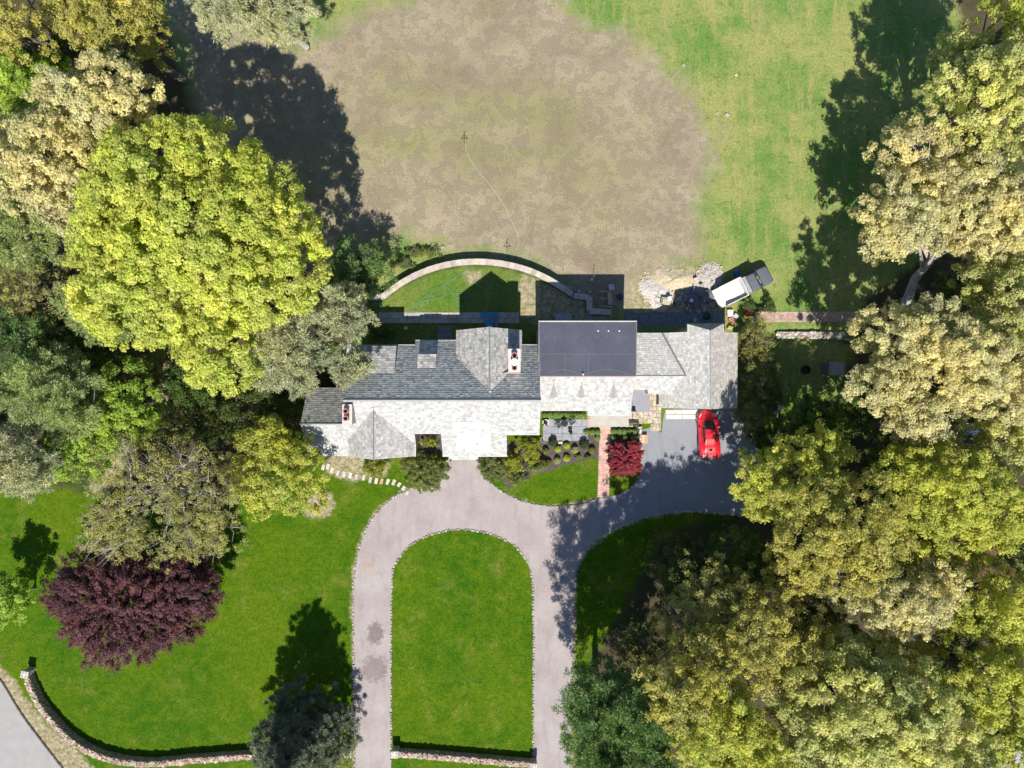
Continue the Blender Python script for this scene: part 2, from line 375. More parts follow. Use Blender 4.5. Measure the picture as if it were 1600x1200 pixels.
for bl, cc in ((blot(586, 990, 15, 20), (.58, .54, .54)), (blot(585, 1045, 24, 24), (.68, .64, .63)), (blot(576, 885, 9, 5), (1.15, .9, .75))):
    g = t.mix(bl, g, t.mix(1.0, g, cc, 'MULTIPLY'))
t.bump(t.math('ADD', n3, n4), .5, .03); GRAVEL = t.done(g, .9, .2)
OUT_L = [(555, 1420), (554, 1100), (552, 1000), (551, 930), (554, 885), (565, 842), (584, 805), (612, 778), (645, 763), (672, 749), (692, 733), (700, 717)]
OUT_R = [(748, 717), (752, 738), (768, 757), (795, 776), (830, 789), (868, 793), (902, 790), (935, 779), (952, 777), (980, 768), (995, 754), (1001, 738), (1003, 700), (1003, 672)]
COURT = [(1016, 668), (1034, 676), (1036, 655), (1040, 640), (1152, 636), (1172, 668), (1186, 706), (1186, 760), (1168, 806)]
LOW = [(1168, 806), (1110, 801), (1060, 799), (1015, 806), (965, 823), (924, 850), (903, 880), (897, 915), (896, 1000), (892, 1090), (890, 1420)]
drive = px_line(OUT_L, .012) + px_line(OUT_R, .012) + [P(x, y, .012) for x, y in COURT] + px_line(LOW, .012)[1:]
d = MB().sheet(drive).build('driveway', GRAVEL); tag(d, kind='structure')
ISL = [(611, 1190), (611, 900), (617, 880), (633, 857), (662, 838), (705, 827), (745, 828), (782, 839), (811, 857), (828, 885), (834, 922), (833, 1198)]
isl = px_line(ISL, .03)
o = MB().sheet(isl).build('lawn', LAWN); tag(o, kind='structure')
o = MB().sheet([P(x, y, .036) for x, y in ((611, 1186), (833, 1194), (833, 1425), (611, 1425))]).build('lawn', LAWN); tag(o, kind='structure')
eb = MB()
for line, gap in ((px_line(OUT_L, .03), 0), (px_line(OUT_R[:-1], .03), 0), (px_line(LOW, .03), 0), (isl, 0)):
    for a, b in zip(dense(line, .27)[:-1], dense(line, .27)[1:]):
        if (b - a).length < .05: continue
        if (a - P(948, 777)).length < .7: continue
        if random.random() < .1: continue
        stone_at(eb, a.lerp(b, .5) + Vector((random.uniform(-.05, .05), random.uniform(-.05, .05), random.uniform(-.03, .02))), ((b - a).length * random.uniform(.6, .98), random.uniform(.12, .22), .13), math.atan2(b.y - a.y, b.x - a.x) + random.uniform(-.2, .2), vary((.33, .295, .25), .35))
o = eb.build('edging_stones', STONE, d); tag(o, 'pale cobble edging along the gravel drive', kind='stuff')
ROADM = mat('road', (.30, .29, .28), .85, 1.2, .10, .2)
rd = MB().sheet(px_line([(-400, 700), (-120, 920), (-40, 1010), (2, 1062), (28, 1108), (60, 1152), (98, 1200), (170, 1300)], .012) + [P(x, y, .012) for x, y in ((150, 2200), (-2500, 2200), (-2500, 700))]).build('road', ROADM); tag(rd, kind='structure')
eb = MB(); ln = dense(px_line([(-120, 920), (-40, 1010), (2, 1062), (28, 1108), (60, 1152), (98, 1200), (170, 1300)], .03), .9)
for a, b in zip(ln[:-1], ln[1:]):
    stone_at(eb, a.lerp(b, .5), ((b - a).length * .98, .16, .14), math.atan2(b.y - a.y, b.x - a.x), vary((.12, .10, .09), .15), .04)
o = eb.build('kerb', STONE, rd)
# mulch bed, bluestone patio, concrete walk, gravel strip behind the garage
MULCH = mat('mulch', (.095, .075, .068), .95, 3, .35, .8)
tag(MB().sheet([P(x, y, .012) for x, y in ((843, 690), (935, 672), (936, 715), (905, 722), (880, 727), (860, 736), (835, 742), (815, 752), (795, 765), (780, 745), (770, 720), (792, 690))]).build('mulch_bed', MULCH), kind='structure')
tag(MB().sheet([P(x, y, .010) for x, y in ((953, 668), (998, 668), (1000, 700), (952, 700))]).build('mulch_bed', MULCH), kind='structure')
tag(MB().sheet([P(x, y, .010) for x, y in ((655, 672), (765, 690), (700, 708), (655, 712))]).build('mulch_bed', MULCH), kind='structure')
CONC = mat('concrete', (.41, .385, .345), .85, 2, .12, .2)
tag(MB().prism([P(x, y) for x, y in ((922, 630), (989, 630), (989, 667), (922, 667))], 0, .06).build('concrete_walk', CONC), kind='structure')
GSTRIP = mat('bluestone_gravel', (.17, .19, .21), .9, 3, .4, .6)
tag(MB().sheet([P(x, y, .014) for x, y in ((975, 489), (1130, 486), (1134, 506), (1050, 509), (975, 512))]).build('gravel_strip', GSTRIP), kind='structure')

def paving(name, rect, z, rows, wr, base, th=.05, gap=.025, label=None, amp=.2):
    """rows of rectangular slabs inside a pixel rectangle, each its own piece"""
    x0, y0, x1, y1 = rect; a, b = P(x0, y1, z), P(x1, y0, z)
    root = empty(name, ((a.x + b.x) / 2, (a.y + b.y) / 2, z), label, kind='structure')
    y = a.y
    hs = np.array(rows, float); hs *= (b.y - a.y) / hs.sum()
    for hrow in hs:
        x = a.x
        while x < b.x - .05:
            w = min(random.uniform(*wr), b.x - x)
            if b.x - x - w < .2: w = b.x - x
            m = MB(); m.cc = vary(base, amp, amp * .35)
            m.box((x + w / 2, y + hrow / 2, z + th / 2), (w - gap, hrow - gap, th), jit=.008)
            m.build('slab', STONE, root); x += w
        y += hrow
    return root
paving('bluestone_patio', (848, 655, 918, 689), .006, (1, 1, 1), (.7, 1.1), (.285, .295, .325), label='blue grey stone patio in the corner of the house', amp=.07)
paving('terrace_walk', (592, 488, 811, 505), TERR_Z, (1, 1.3), (.7, 1.6), (.42, .38, .34), label='stone slab walk along the terrace lawn')
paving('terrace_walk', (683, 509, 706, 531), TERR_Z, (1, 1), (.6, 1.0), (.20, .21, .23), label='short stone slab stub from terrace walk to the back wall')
paving('door_step', (700, 711, 748, 718.5), .004, (1,), (.9, 1.2), (.55, .53, .50), .1, label='pale stone step under the entrance porch eave')
paving('garage_apron', (1040, 640, 1090, 655), .01, (1, 1), (1.1, 2.2), (.55, .54, .515), .05, .05, label='white concrete slabs in front of the garage')
# brick walks
def brickwalk(name, quad, base, label):
    q = [P(x, y) for x, y in quad]     # bl, br, tr, tl
    root = empty(name, tuple((q[0] + q[2]) / 2), label, kind='structure')
    L = (q[3] - q[0]).length; Wd = (q[1] - q[0]).length
    nr = int(L / .11); nc = max(1, int(Wd / .21)); m = MB()
    ang = math.atan2((q[1] - q[0]).y, (q[1] - q[0]).x)
    for i in range(nr):
        l, r = q[0].lerp(q[3], (i + .5) / nr), q[1].lerp(q[2], (i + .5) / nr)
        for j in range(nc):
            tt = (j + .5 + (.25 if i % 2 else -.25) * .9) / nc; p = l.lerp(r, tt); m.cc = vary(base, .22, .08)
            m.box((p.x, p.y, .025), (Wd / nc - .012, .098, .05 + random.uniform(0, .008)), ang)
    tag(m.build('bricks', STONE, root), kind='stuff')
    m = MB(); m.hexa([(p.x, p.y, 0) for p in q] + [(p.x, p.y, .03) for p in q]).build('sand_joint', mat('joint_sand', (.34, .27, .22)), root)
brickwalk('brick_walk', ((934, 777), (951, 777), (954, 667), (937, 667)), (.60, .37, .31), 'pink brick walk from the drive to the side door')
brickwalk('brick_walk', ((918, 668), (922, 668), (922, 642), (918, 642)), (.60, .37, .31), 'narrow pink brick strip beside the patio')
brickwalk('brick_walk', ((1180, 503), (1345, 503), (1345, 487), (1180, 487)), (.46, .32, .26), 'weathered brick walk running to the woods on the right')
# flagstone court (irregular slabs): recursive split
fl = empty('flagstone_court', P(1010, 650), 'tan crazy paving court between the garage and flat roofed entry', kind='structure')
def split(r, depth=0):
    x0, y0, x1, y1 = r; w, h = x1 - x0, y1 - y0
    if max(w, h) < .42 or (depth > 2 and max(w, h) < .62 and random.random() < .35):
        return [r]
    k = random.uniform(.36, .64)
    return (split((x0, y0, x0 + w * k, y1), depth + 1) + split((x0 + w * k, y0, x1, y1), depth + 1)) if w > h else (split((x0, y0, x1, y0 + h * k), depth + 1) + split((x0, y0 + h * k, x1, y1), depth + 1))
for rect in ((1014, 612, 1033, 642), (988, 642, 1033, 662), (1016, 662, 1033, 673)):
    a, b = P(rect[0], rect[3]), P(rect[2], rect[1])
    for (x0, y0, x1, y1) in split((a.x, a.y, b.x, b.y)):
        m = MB(); m.cc = vary((.47, .40, .31), .22, .08); m.box(((x0 + x1) / 2, (y0 + y1) / 2, .03), (x1 - x0 - .03, y1 - y0 - .03, .06), jit=.03); m.build('flagstone', STONE, fl)

# ------------------------------------------------------------------ the house
house = empty('stone_house', (0, 0, 0), 'long stone house with grey slate roofs, cross gables and chimneys', 'house')
def slate_cols(n, base, r, amp=1.0):
    pal = np.array([(1, 1, 1), (.86, .88, .92), (1.08, 1.05, 1.0), (.93, 1.0, .93), (1.06, .97, .95), (.74, .75, .78)])
    k = r.choice(len(pal), n, p=[.32, .2, .2, .1, .1, .08]); return np.array(base) * (1 + (pal[k] * r.uniform(.72, 1.22, (n, 1)) - 1) * amp)
def roof_plane(name, pts, base=(.40, .395, .385), row=.23, wr=(.20, .36), parent=None, thick=.12, slates=True, mm=None, amp=1.0):
    """pts: 3-D polygon, first edge p0->p1 runs along the eave (horizontal), left to right seen from outside"""
    parent = parent or house; pts = [Vector(p) for p in pts]; r = np.random.default_rng(len(pts) * 31 + int(abs(pts[0].x) * 100))
    u = (pts[1] - pts[0]).normalized(); n = Vector((0, 0, 0))
    for i in range(len(pts)): n += (pts[i] - pts[0]).cross(pts[(i + 1) % len(pts)] - pts[0])
    n.normalize()
    if n.z < 0: n = -n
    v = n.cross(u).normalized()
    if v.z < 0: v = -v
    m = MB(); k = len(pts); dn = n * thick
    m.add([p for p in pts] + [p - dn for p in pts], [tuple(range(k)), tuple(range(2 * k - 1, k - 1, -1))] + [(i, k + i, k + (i + 1) % k, (i + 1) % k) for i in range(k)])
    deck = m.build(name, mm or mat('roof_deck', (.26, .255, .25), .8, 3, .2, .2), parent)
    if not slates: return deck
    uv = np.array([((p - pts[0]).dot(u), (p - pts[0]).dot(v)) for p in pts])
    vmin, vmax = uv[:, 1].min(), uv[:, 1].max(); Q = []; nrow = int(math.ceil((vmax - vmin) / row)); O = np.array(pts[0]); U = np.array(u); Vv = np.array(v); N = np.array(n)
    for i in range(nrow):
        v0 = vmin + i * row; v1 = min(v0 + row * 1.12, vmax); vm = min((v0 + min(v0 + row, vmax)) / 2, vmax - 1e-4); xs = []
        for j in range(len(uv)):
            a, b = uv[j], uv[(j + 1) % len(uv)]
            if (a[1] > vm) != (b[1] > vm): xs.append(a[0] + (b[0] - a[0]) * (vm - a[1]) / (b[1] - a[1]))
        xs.sort()
        for s0, s1 in zip(xs[::2], xs[1::2]):
            x = s0 - (r.uniform(0, wr[0]) if False else 0); first = True
            while x < s1 - .03:
                w = r.uniform(*wr) * (r.uniform(.4, 1) if first else 1); first = False; w = min(w, s1 - x)
                t0 = .022 + r.uniform(0, .016); dv = r.uniform(-.02, .02) if i else 0
                p00 = O + U * (x + .006) + Vv * (v0 + dv); p10 = O + U * (x + w - .006) + Vv * (v0 + dv); p11 = O + U * (x + w - .006) + Vv * v1; p01 = O + U * (x + .006) + Vv * v1
                up = N * t0; lo = N * .006; e0 = r.uniform(-.004, .004)
                Q.append((p00 + up, p10 + up + N * e0, p11 + lo, p01 + lo)); Q.append((p00 + N * .001, p10 + N * .001, p10 + up + N * e0, p00 + up)); x += w
    Q = np.array(Q) - np.array(ORG[parent.name]); cols = slate_cols(len(Q) // 2, base, r, amp).repeat(2, 0)
    s = np_quads('slates', Q, cols, SLATE, deck); tag(s, kind='stuff')
    return deck
def ridge_cap(a, b, w=.17, m=None):
    a, b = Vector(a), Vector(b); mb = MB(); d = (b - a).normalized(); u = d.cross(Vector((0, 0, 1))).normalized() * w
    up = Vector((0, 0, .06)); dn = Vector((0, 0, -.10))
    mb.add([a - u + dn, a + up, a + u + dn, b - u + dn, b + up, b + u + dn], [(0, 1, 4, 3), (1, 2, 5, 4), (0, 2, 1), (3, 4, 5)]).build('ridge_cap', m or LEAD, house)
def gutter(a, b, parent=None):
    MB().bar(a, b, .13, .10).build('gutter', mat('gutter', (.55, .53, .51), .5), parent or house)
def wall_block(name, xs, sect, axis='x'):
    """closed block: section polygon (t, z) extruded along the axis between xs"""
    m = MB(); k = len(sect)
    vs = [((x, tt, z) if axis == 'x' else (tt, x, z)) for x in xs for tt, z in sect]
    m.add(vs, [tuple(range(k)), tuple(range(2 * k - 1, k - 1, -1))] + [(i, k + i, k + (i + 1) % k, (i + 1) % k) for i in range(k)])
    return m.build(name, WALLSTONE, house)
SL = .888
def zM(y): return 8.9 - SL * abs(y + 1.336)
XL, XR, YR = -14.06, 2.405, -1.336
# main roof: north slope (stepped eave), south slope with the entrance porch run-out
roof_plane('roof', [(XR, 3.44, zM(3.44)), (-4.3, 3.44, zM(3.44)), (-4.3, 3.86, zM(3.86)), (-8.7, 3.86, zM(3.86)), (-8.7, 3.42, zM(3.42)), (XL, 3.42, zM(3.42)), (XL, YR, 8.9), (XR, YR, 8.9)], (.43, .44, .43))
roof_plane('roof', [(-6.21, -6.44, zM(-6.44)), (-.46, -6.44, zM(-6.44)), (-.46, -4.36, zM(-4.36)), (XR, -4.36, zM(-4.36)), (XR, YR, 8.9), (XL, YR, 8.9), (XL, -5.23, zM(-5.23)), (-8.5, -5.23, zM(-5.23)), (-8.5, -4.25, zM(-4.25)), (-6.21, -4.25, zM(-4.25))], (.405, .40, .39), amp=.75)
ridge_cap((XL - .05, YR, 8.93), (XR + .03, YR, 8.93), .14)
wall_block('wall', (XL + .25, XR - .2), [(-3.95, 0), (3.1, 0), (3.1, zM(3.1) - .16), (YR, 8.72), (-3.95, zM(-3.95) - .16)])
wall_block('wall', (-6.0, -.7), [(-6.1, 0), (-3.9, 0), (-3.9, zM(-3.9) - .2), (-6.1, zM(-6.1) - .16)])
gutter((-.46, -4.40, zM(-4.36) - .08), (XR, -4.40, zM(-4.36) - .08)); gutter((-6.25, -6.48, zM(-6.44) - .08), (-.42, -6.48, zM(-6.44) - .08)); gutter((-8.5, -4.29, zM(-4.25) - .08), (-6.21, -4.29, zM(-4.25) - .08))
gutter((XL, 3.46, zM(3.42) - .08), (-8.7, 3.46, zM(3.42) - .08)); gutter((-8.7, 3.90, zM(3.86) - .08), (-4.9, 3.90, zM(3.86) - .08)); gutter((.9, 3.48, zM(3.44) - .08), (XR, 3.48, zM(3.44) - .08))
# front cross gable (left)
GX0, GRZ = -11.72, 8.15
def zF(x): return GRZ - SL * abs(x - GX0)
def yS(z): return YR - (8.9 - z) / SL           # main south plane
def yN(z): return YR + (8.9 - z) / SL
roof_plane('roof', [(-8.62, -6.40, zF(-8.62)), (-8.62, yS(zF(-8.62)), zF(-8.62)), (GX0, yS(GRZ), GRZ), (GX0, -6.40, GRZ)], (.47, .45, .43), amp=.8)
roof_plane('roof', [(-14.38, yS(zF(-14.38)), zF(-14.38)), (-14.38, -6.40, zF(-14.38)), (GX0, -6.40, GRZ), (GX0, yS(GRZ), GRZ)], (.45, .43, .41), amp=.8)
ridge_cap((GX0, yS(GRZ), GRZ + .03), (GX0, -6.43, GRZ + .03), .085)
wall_block('wall', (-6.12, -3.5), [(-14.1, 0), (-8.9, 0), (-8.9, zF(-8.9) - .18), (GX0, GRZ - .18), (-14.1, zF(-14.1) - .18)], 'y')
gutter((-8.57, -6.42, zF(-8.62) - .06), (-8.57, yS(zF(-8.62)), zF(-8.62) - .06))
# rear cross gable
NX0, NRZ = -1.9, 8.3
def zG(x): return NRZ - SL * abs(x - NX0)
roof_plane('roof', [(-4.9, 4.74, zG(-4.9)), (-4.9, yN(zG(-4.9)), zG(-4.9)), (NX0, yN(NRZ), NRZ), (NX0, 4.82, NRZ)], (.375, .365, .35))
roof_plane('roof', [(.85, yN(zG(.85)), zG(.85)), (.85, 4.74, zG(.85)), (NX0, 4.82, NRZ), (NX0, yN(NRZ), NRZ)], (.375, .365, .35))
ridge_cap((NX0, yN(NRZ), NRZ + .03), (NX0, 4.85, NRZ + .03), .085)
wall_block('wall', (2.8, 4.45), [(-4.6, 0), (.55, 0), (.55, zG(.55) - .18), (NX0, NRZ - .18), (-4.6, zG(-4.6) - .18)], 'y')
# left wing
WR_, WE = 5.3, 2.9
roof_plane('roof', [(-14.2, -.353, WE), (-18.8, -.353, WE), (-18.75, -3.52, WR_), (-14.2, -3.52, WR_)], (.36, .355, .33))
roof_plane('roof', [(-18.8, -6.53, WE), (-14.3, -6.53, WE), (-14.3, -3.52, WR_), (-18.75, -3.52, WR_)], (.405, .40, .39), amp=.75)
ridge_cap((-18.8, -3.52, WR_ + .03), (-14.2, -3.52, WR_ + .03), .13)
wall_block('wall', (-18.5, -13.9), [(-6.2, 0), (-.65, 0), (-.65, 2.9), (-3.52, WR_ - .18), (-6.2, 2.95)])
gutter((-18.8, -6.58, WE - .07), (-14.3, -6.58, WE - .07))
# middle range
CR, CY = 6.2, .727
def zCs(y): return CR - .56 * (CY - y)
CK = 4.6
def zKs(y): return CK - .56 * (.745 - y)
def zCn(y): return CK - .354 * (y - .745)
RX, RZ = 17.39, 6.0
def zR(x): return RZ - .77 * abs(x - RX)
def xR(z): return RX - (RZ - z) / .77
roof_plane('roof', [(2.45, -2.30, zCs(-2.30)), (6.8, -2.30, zCs(-2.30)), (6.8, -2.75, zCs(-2.75)), (10.7, -2.75, zCs(-2.75)), (10.7, CY, CR), (2.45, CY, CR)], (.405, .40, .39), amp=.75)
roof_plane('roof', [(10.72, -.46, zKs(-.46)), (12.35, -.46, zKs(-.46)), (12.35, -.92, zKs(-.92)), (xR(zKs(-.92)), -.92, zKs(-.92)), (xR(CK), .745, CK), (10.72, .745, CK)], (.405, .40, .39), amp=.75)
roof_plane('roof', [(xR(zCn(4.67)), 4.67, zCn(4.67)), (10.72, 4.67, zCn(4.67)), (10.72, .745, CK), (xR(CK), .745, CK)], (.54, .525, .495), .22, (.22, .36), amp=.7)
ridge_cap((10.72, .745, CK + .03), (xR(CK), .745, CK + .03), .10)
wall_block('wall', (2.3, 10.55), [(-2.05, 0), (4.9, 0), (4.9, 6.05), (CY, 6.0), (-2.05, zCs(-2.05) - .16)])
wall_block('wall', (10.5, 14.2), [(-.3, 0), (4.35, 0), (4.35, zCn(4.35) - .16), (.745, CK - .16), (-.3, zKs(-.3) - .16)])
gutter((2.45, -2.35, zCs(-2.3) - .07), (6.8, -2.35, zCs(-2.3) - .07)); gutter((6.8, -2.80, zCs(-2.75) - .07), (10.7, -2.80, zCs(-2.75) - .07))
# black membrane shed roof
MEMB = mat('black_membrane', (.082, .083, .108), .42, .6, .16, .06, .35)
br = roof_plane('membrane_roof', [(10.84, 5.43, 6.3), (2.34, 5.43, 6.3), (2.42, .70, 6.62), (10.74, .70, 6.62)], slates=False, mm=MEMB, thick=.2)
MB().bar((2.3, 5.46, 6.27), (10.9, 5.46, 6.27), .09, .16).build('gutter', mat('gutter', (.55, .53, .51)), house)
for x in (2.34, 10.84): MB().bar((x, 5.45, 6.29), (x + (.08 if x < 5 else -.1), .7, 6.61), .10, .14).build('edge_trim', mat('membrane_trim', (.16, .16, .19), .5), br)
MB().bar((2.4, .66, 6.60), (10.78, .66, 6.60), .10, .12).build('edge_trim', mat('copper_trim', (.34, .26, .23), .5), br)
MB().bar((2.4, 2.62, 6.495), (10.8, 2.62, 6.495), .05, .02).build('seam', mat('membrane_seam', (.13, .13, .155), .5), br)
for x in (4.62, 6.65): MB().bar((x, .75, 6.623), (x, 2.62, 6.50), .05, .02).build('seam', mat('membrane_seam', (.13, .13, .155), .5), br)
for i, x in enumerate((7.5, 8.4, 9.35)): MB().lathe((x, 4.62, 6.352), [(.06, 0), (.06, .03), (.03, .04)], 8).build('fastener', WHITE, br)
for i in range(9): MB().lathe((2.9 + i * .88 + random.uniform(-.1, .1), 4.12, 6.385), [(.03, 0), (.03, .02)], 6).build('fastener', STEEL, br)
for a, b in ((2.9, 5.9), (6.3, 10.2)):
    mb = MB(); mb.tube([(a + (b - a) * i / 14, .85 + math.sin(math.pi * i / 14) * .42, 6.635 - math.sin(math.pi * i / 14) * .028) for i in range(15)], .012, 5); mb.build('cable', mat('cable_grey', (.3, .3, .32)), br)
MB().lathe((6.15, .82, 6.6), [(.05, 0), (.05, .28), (.07, .3)], 8).build('vent_pipe', WHITE, br)
# right cross wing (garage)
roof_plane('roof', [(20.5, -2.20, zR(20.5)), (20.5, 4.67, zR(20.5)), (18.87, 4.67, zR(18.87)), (18.87, 5.38, zR(18.87)), (RX, 4.7, RZ), (RX, -2.20, RZ)], (.44, .41, .385), .2, (.2, .34), amp=.8)
roof_plane('roof', [(15.66, 5.38, zR(15.66)), (15.66, 4.67, zR(15.66)), (xR(zCn(4.67)), 4.67, zCn(4.67)), (xR(CK), .745, CK), (xR(zKs(-.92)), -.92, zKs(-.92)), (13.5, -.94, zR(13.5)), (13.5, -2.20, zR(13.5)), (RX, -2.20, RZ), (RX, 4.7, RZ)], (.52, .50, .465), .2, (.2, .34), amp=.7)
roof_plane('roof', [(18.87, 5.40, zR(18.87)), (15.66, 5.40, zR(15.66)), (RX, 4.72, RZ - .02)], (.20, .25, .24), .2, (.2, .34))  # small north hip, its shade put into the dark teal slate colour
ridge_cap((RX, 4.7, RZ + .02), (RX, -2.22, RZ + .02), .11, mat('pale_ridge', (.42, .41, .40), .6))
MB().bar((xR(zCn(4.67)), 4.67, zCn(4.67) + .06), (xR(CK) + .02, .745, CK + .06), .2, .04).build('valley_flashing', mat('valley_lead', (.20, .185, .18), .6), house)
wall_block('wall', (-1.95, 4.4), [(13.85, 0), (20.2, 0), (20.2, zR(20.2) - .16), (RX, RZ - .2), (13.85, zR(13.85) - .16)], 'y')
wall_block('wall', (4.3, 5.2), [(15.85, 0), (18.7, 0), (18.7, 4.5), (RX, 4.6), (15.85, 4.4)], 'y')
# flat roofed entry
MB().box((11.85, -1.55, 1.5), (1.5, 2.0, 2.95)).build('wall', WALLSTONE, house)
fr = MB().box((11.85, -1.50, 3.02), (1.62, 2.14, .10)).build('flat_roof', mat('flat_roof', (.27, .26, .285), .6, 2, .1, .1), house)
MB().box((11.12, -2.45, 3.3), (.42, .12, .5)).build('pole_shadow_box', BLACKMETAL, fr); MB().cyl((12.3, -.8, 3.05), (12.3, -.8, 3.4), .05).build('vent_pipe', BLACKMETAL, fr)  # the black box stands for a pole's shadow on the flat roof
# dormers
def shed_dormer(x0, x1, ytop, ztop, ybot, zbot, zroof, base):
    s = 1 if ybot > ytop else -1; e = .12
    root = MB().hexa([(x0 + .08, ytop, zroof(ytop) - .4), (x1 - .08, ytop, zroof(ytop) - .4), (x1 - .08, ybot - s * e, zroof(ybot) - .3), (x0 + .08, ybot - s * e, zroof(ybot) - .3),
                      (x0 + .08, ytop, ztop - .13), (x1 - .08, ytop, ztop - .13), (x1 - .08, ybot - s * e, zbot - .10), (x0 + .08, ybot - s * e, zbot - .10)]).build('dormer', mat('dormer_cheek', (.26, .26, .27), .7), house)
    ORG[root.name] = Vector((0, 0, 0))
    a, b = ((x1, ybot, zbot), (x0, ybot, zbot)) if s > 0 else ((x0, ybot, zbot), (x1, ybot, zbot))
    pts = [a, b, (b[0], ytop, ztop), (a[0], ytop, ztop)]
    n0 = set(bpy.data.objects.keys()); dk = roof_plane('dormer_roof', pts, base, .24, (.24, .4), root, .08)
    for i in range(2 if x1 - x0 > 2 else 1):
        xx = (x0 + x1) / 2 + (i - .5) * 1.1 * (x1 - x0 > 2); zb = zroof(ybot)
        MB().box((xx, ybot - s * e + s * .01, (zb + zbot) / 2 + .02), (.7, .05, max(.25, (zbot - zb) * .6))).build('window', GLASS, root)
shed_dormer(-12.72, -10.15, .94, zM(.94) + .02, 3.32, 5.90, zM, (.40, .385, .37))
shed_dormer(-8.25, -6.62, 1.40, zM(1.40) + .02, 2.60, 6.02, zM, (.44, .43, .41))
shed_dormer(-5.13, -1.84, -3.24, zM(-3.24) + .02, -5.93, 5.62, zM, (.50, .49, .475))
for x in (3.69, 6.12, 8.96):      # louvred gablets on the south slope
    y0, y1 = -1.15, -.1; zb = zCs(y0)
    g = MB().add([(x - .42, y0, zb), (x + .42, y0, zb), (x, y0 - .05, zb + .55), (x, y1 + .25, zCs(y1 + .25))], [(0, 1, 2), (1, 3, 2), (0, 2, 3)]).build('gablet', mat('gablet_slate', (.46, .45, .44), .7), house)
    MB().add([(x - .28, y0 - .03, zb + .05), (x + .28, y0 - .03, zb + .05), (x, y0 - .065, zb + .42)], [(0, 1, 2)]).build('louvre', mat('louvre', (.5, .48, .46)), g)
    MB().bar((x, y0 - .05, zb + .56), (x, y1 + .25, zCs(y1 + .25) + .02), .06, .05).build('ridge_cap', mat('copper_trim', (.34, .26, .23)), g)
# chimneys
def chimney(x0, x1, y0, y1, z0, z1, pots, col, name):
    m = MB().box(((x0 + x1) / 2, (y0 + y1) / 2, (z0 + z1) / 2), (x1 - x0, y1 - y0, z1 - z0)).build('chimney', mat(name, col, .8, 4, .15, .3), house)
    MB().box(((x0 + x1) / 2, (y0 + y1) / 2, z1 + .06), (x1 - x0 + .1, y1 - y0 + .1, .12)).build('chimney_cap', mat(name, col), m)
    for x, y, r, kind in pots:
        p = MB().lathe((x, y, z1 + .12), [(r * 1.1, 0), (r, .06), (r * .92, .34), (r * 1.08, .38), (r * 1.08, .42), (r * .72, .42), (r * .72, .1)] if kind == 'pot' else [(r, 0), (r, .4), (r * 1.25, .42), (r * 1.2, .5), (r * .5, .58)], 14).build('chimney_pot', mat('pot_clay', (.36, .19, .15), .8) if kind == 'pot' else WHITE, m, smooth=False)
        if kind == 'pot': MB().lathe((x, y, z1 + .40), [(r * .70, 0), (r * .70, .012)], 12).build('flue', mat('flue_black', (.006, .006, .006), .95), p)  # near-black disc inside the pot, the hole's darkness put into colour
    return m
chimney(-.26, .66, 1.06, 2.86, 5.0, 9.4, [(.2, 2.35, .24, 'pot'), (.2, 1.82, .25, 'cap'), (.2, 1.33, .22, 'pot')], (.55, .49, .46), 'chimney_stucco')
MB().add([(-.9, .9, zG(-.9) + .02), (-.26, .9, zM(.9) + .1), (.9, .85, zM(.85) + .05), (-.3, 1.06, 7.3), (.66, 1.06, 7.0)], [(0, 1, 3), (1, 2, 4, 3)]).build('cricket', LEAD, house)
chimney(-14.1, -13.38, -3.36, -1.75, 0, 8.9, [(-13.78, -2.25, .22, 'pot'), (-13.78, -2.85, .22, 'pot')], (.56, .46, .43), 'chimney_rose')
MB().lathe((1.72, -.75, zM(-.75) - .05), [(.02, 0), (.02, .6), (.005, .9)], 6).build('lightning_rod', BLACKMETAL, house)
MB().lathe((-1.85, -.68, NRZ - .02), [(.12, 0), (.1, .06), (.02, .1)], 10).build('ridge_finial', WHITE, house)
MB().lathe((-11.72, -2.0, zM(-2.0)), [(.14, 0), (.10, .12), (.02, .18)], 10).build('ridge_finial', mat('pale_ridge', (.42, .41, .4)), house)
# openings in the walls
def win(x, y, z, w, h, axis='y', d=.08):
    fr = MB().box((x, y, z), (w + .16, d, h + .16) if axis == 'y' else (d, w + .16, h + .16)).build('window', WHITE, house)
    MB().box((x, y, z), (w, d + .03, h) if axis == 'y' else (d + .03, w, h)).build('pane', GLASS, fr)
for x in (1.2,): win(x, -3.97, 2.0, 1.2, 1.5); win(x, -3.97, 4.8, 1.1, 1.1)
for x in (-12.7, -10.6): win(x, -6.14, 1.8, 1.1, 1.5); win(x, -6.14, 4.4, 1.0, 1.2)
for x in (-17.3, -15.6): win(x, -6.22, 1.6, 1.0, 1.2)
for x in (4.0, 8.2): win(x, -2.07, 2.0, 1.1, 1.4)
for x in (-12.5, -10.4, -6.2): win(x, 3.12, 2.6, 1.1, 1.5)
for x in (-3.4, -.4): win(x, 4.47, 2.6, 1.1, 1.5)
win(-1.9, 4.47, 5.2, 1.2, 1.4)
for x in (3.6, 5.4, 7.2, 9.0): win(x, 4.92, 2.8, 1.0, 1.4); win(x, 4.92, 5.0, 1.0, 1.1)
for x, y, w in ((-3.4, -6.12, 1.3), (6.2, -2.07, 1.0), (11.9, -2.57, .9)):
    dd = MB().box((x, y, 1.1), (w, .08, 2.2)).build('door', mat('door_paint', (.08, .06, .05), .5), house); MB().box((x + w * .38, y - .06, 1.0), (.05, .06, .12)).build('handle', STEEL, dd)
for x in (15.6, 18.5):
    gd = MB().box((x, -1.97, 1.15), (2.4, .08, 2.3)).build('garage_door', WHITE, house)
    for k in range(4): MB().box((x, -2.02, .35 + k * .55), (2.2, .03, .42)).build('panel', mat('panel_white', (.7, .69, .66), .5), gd)

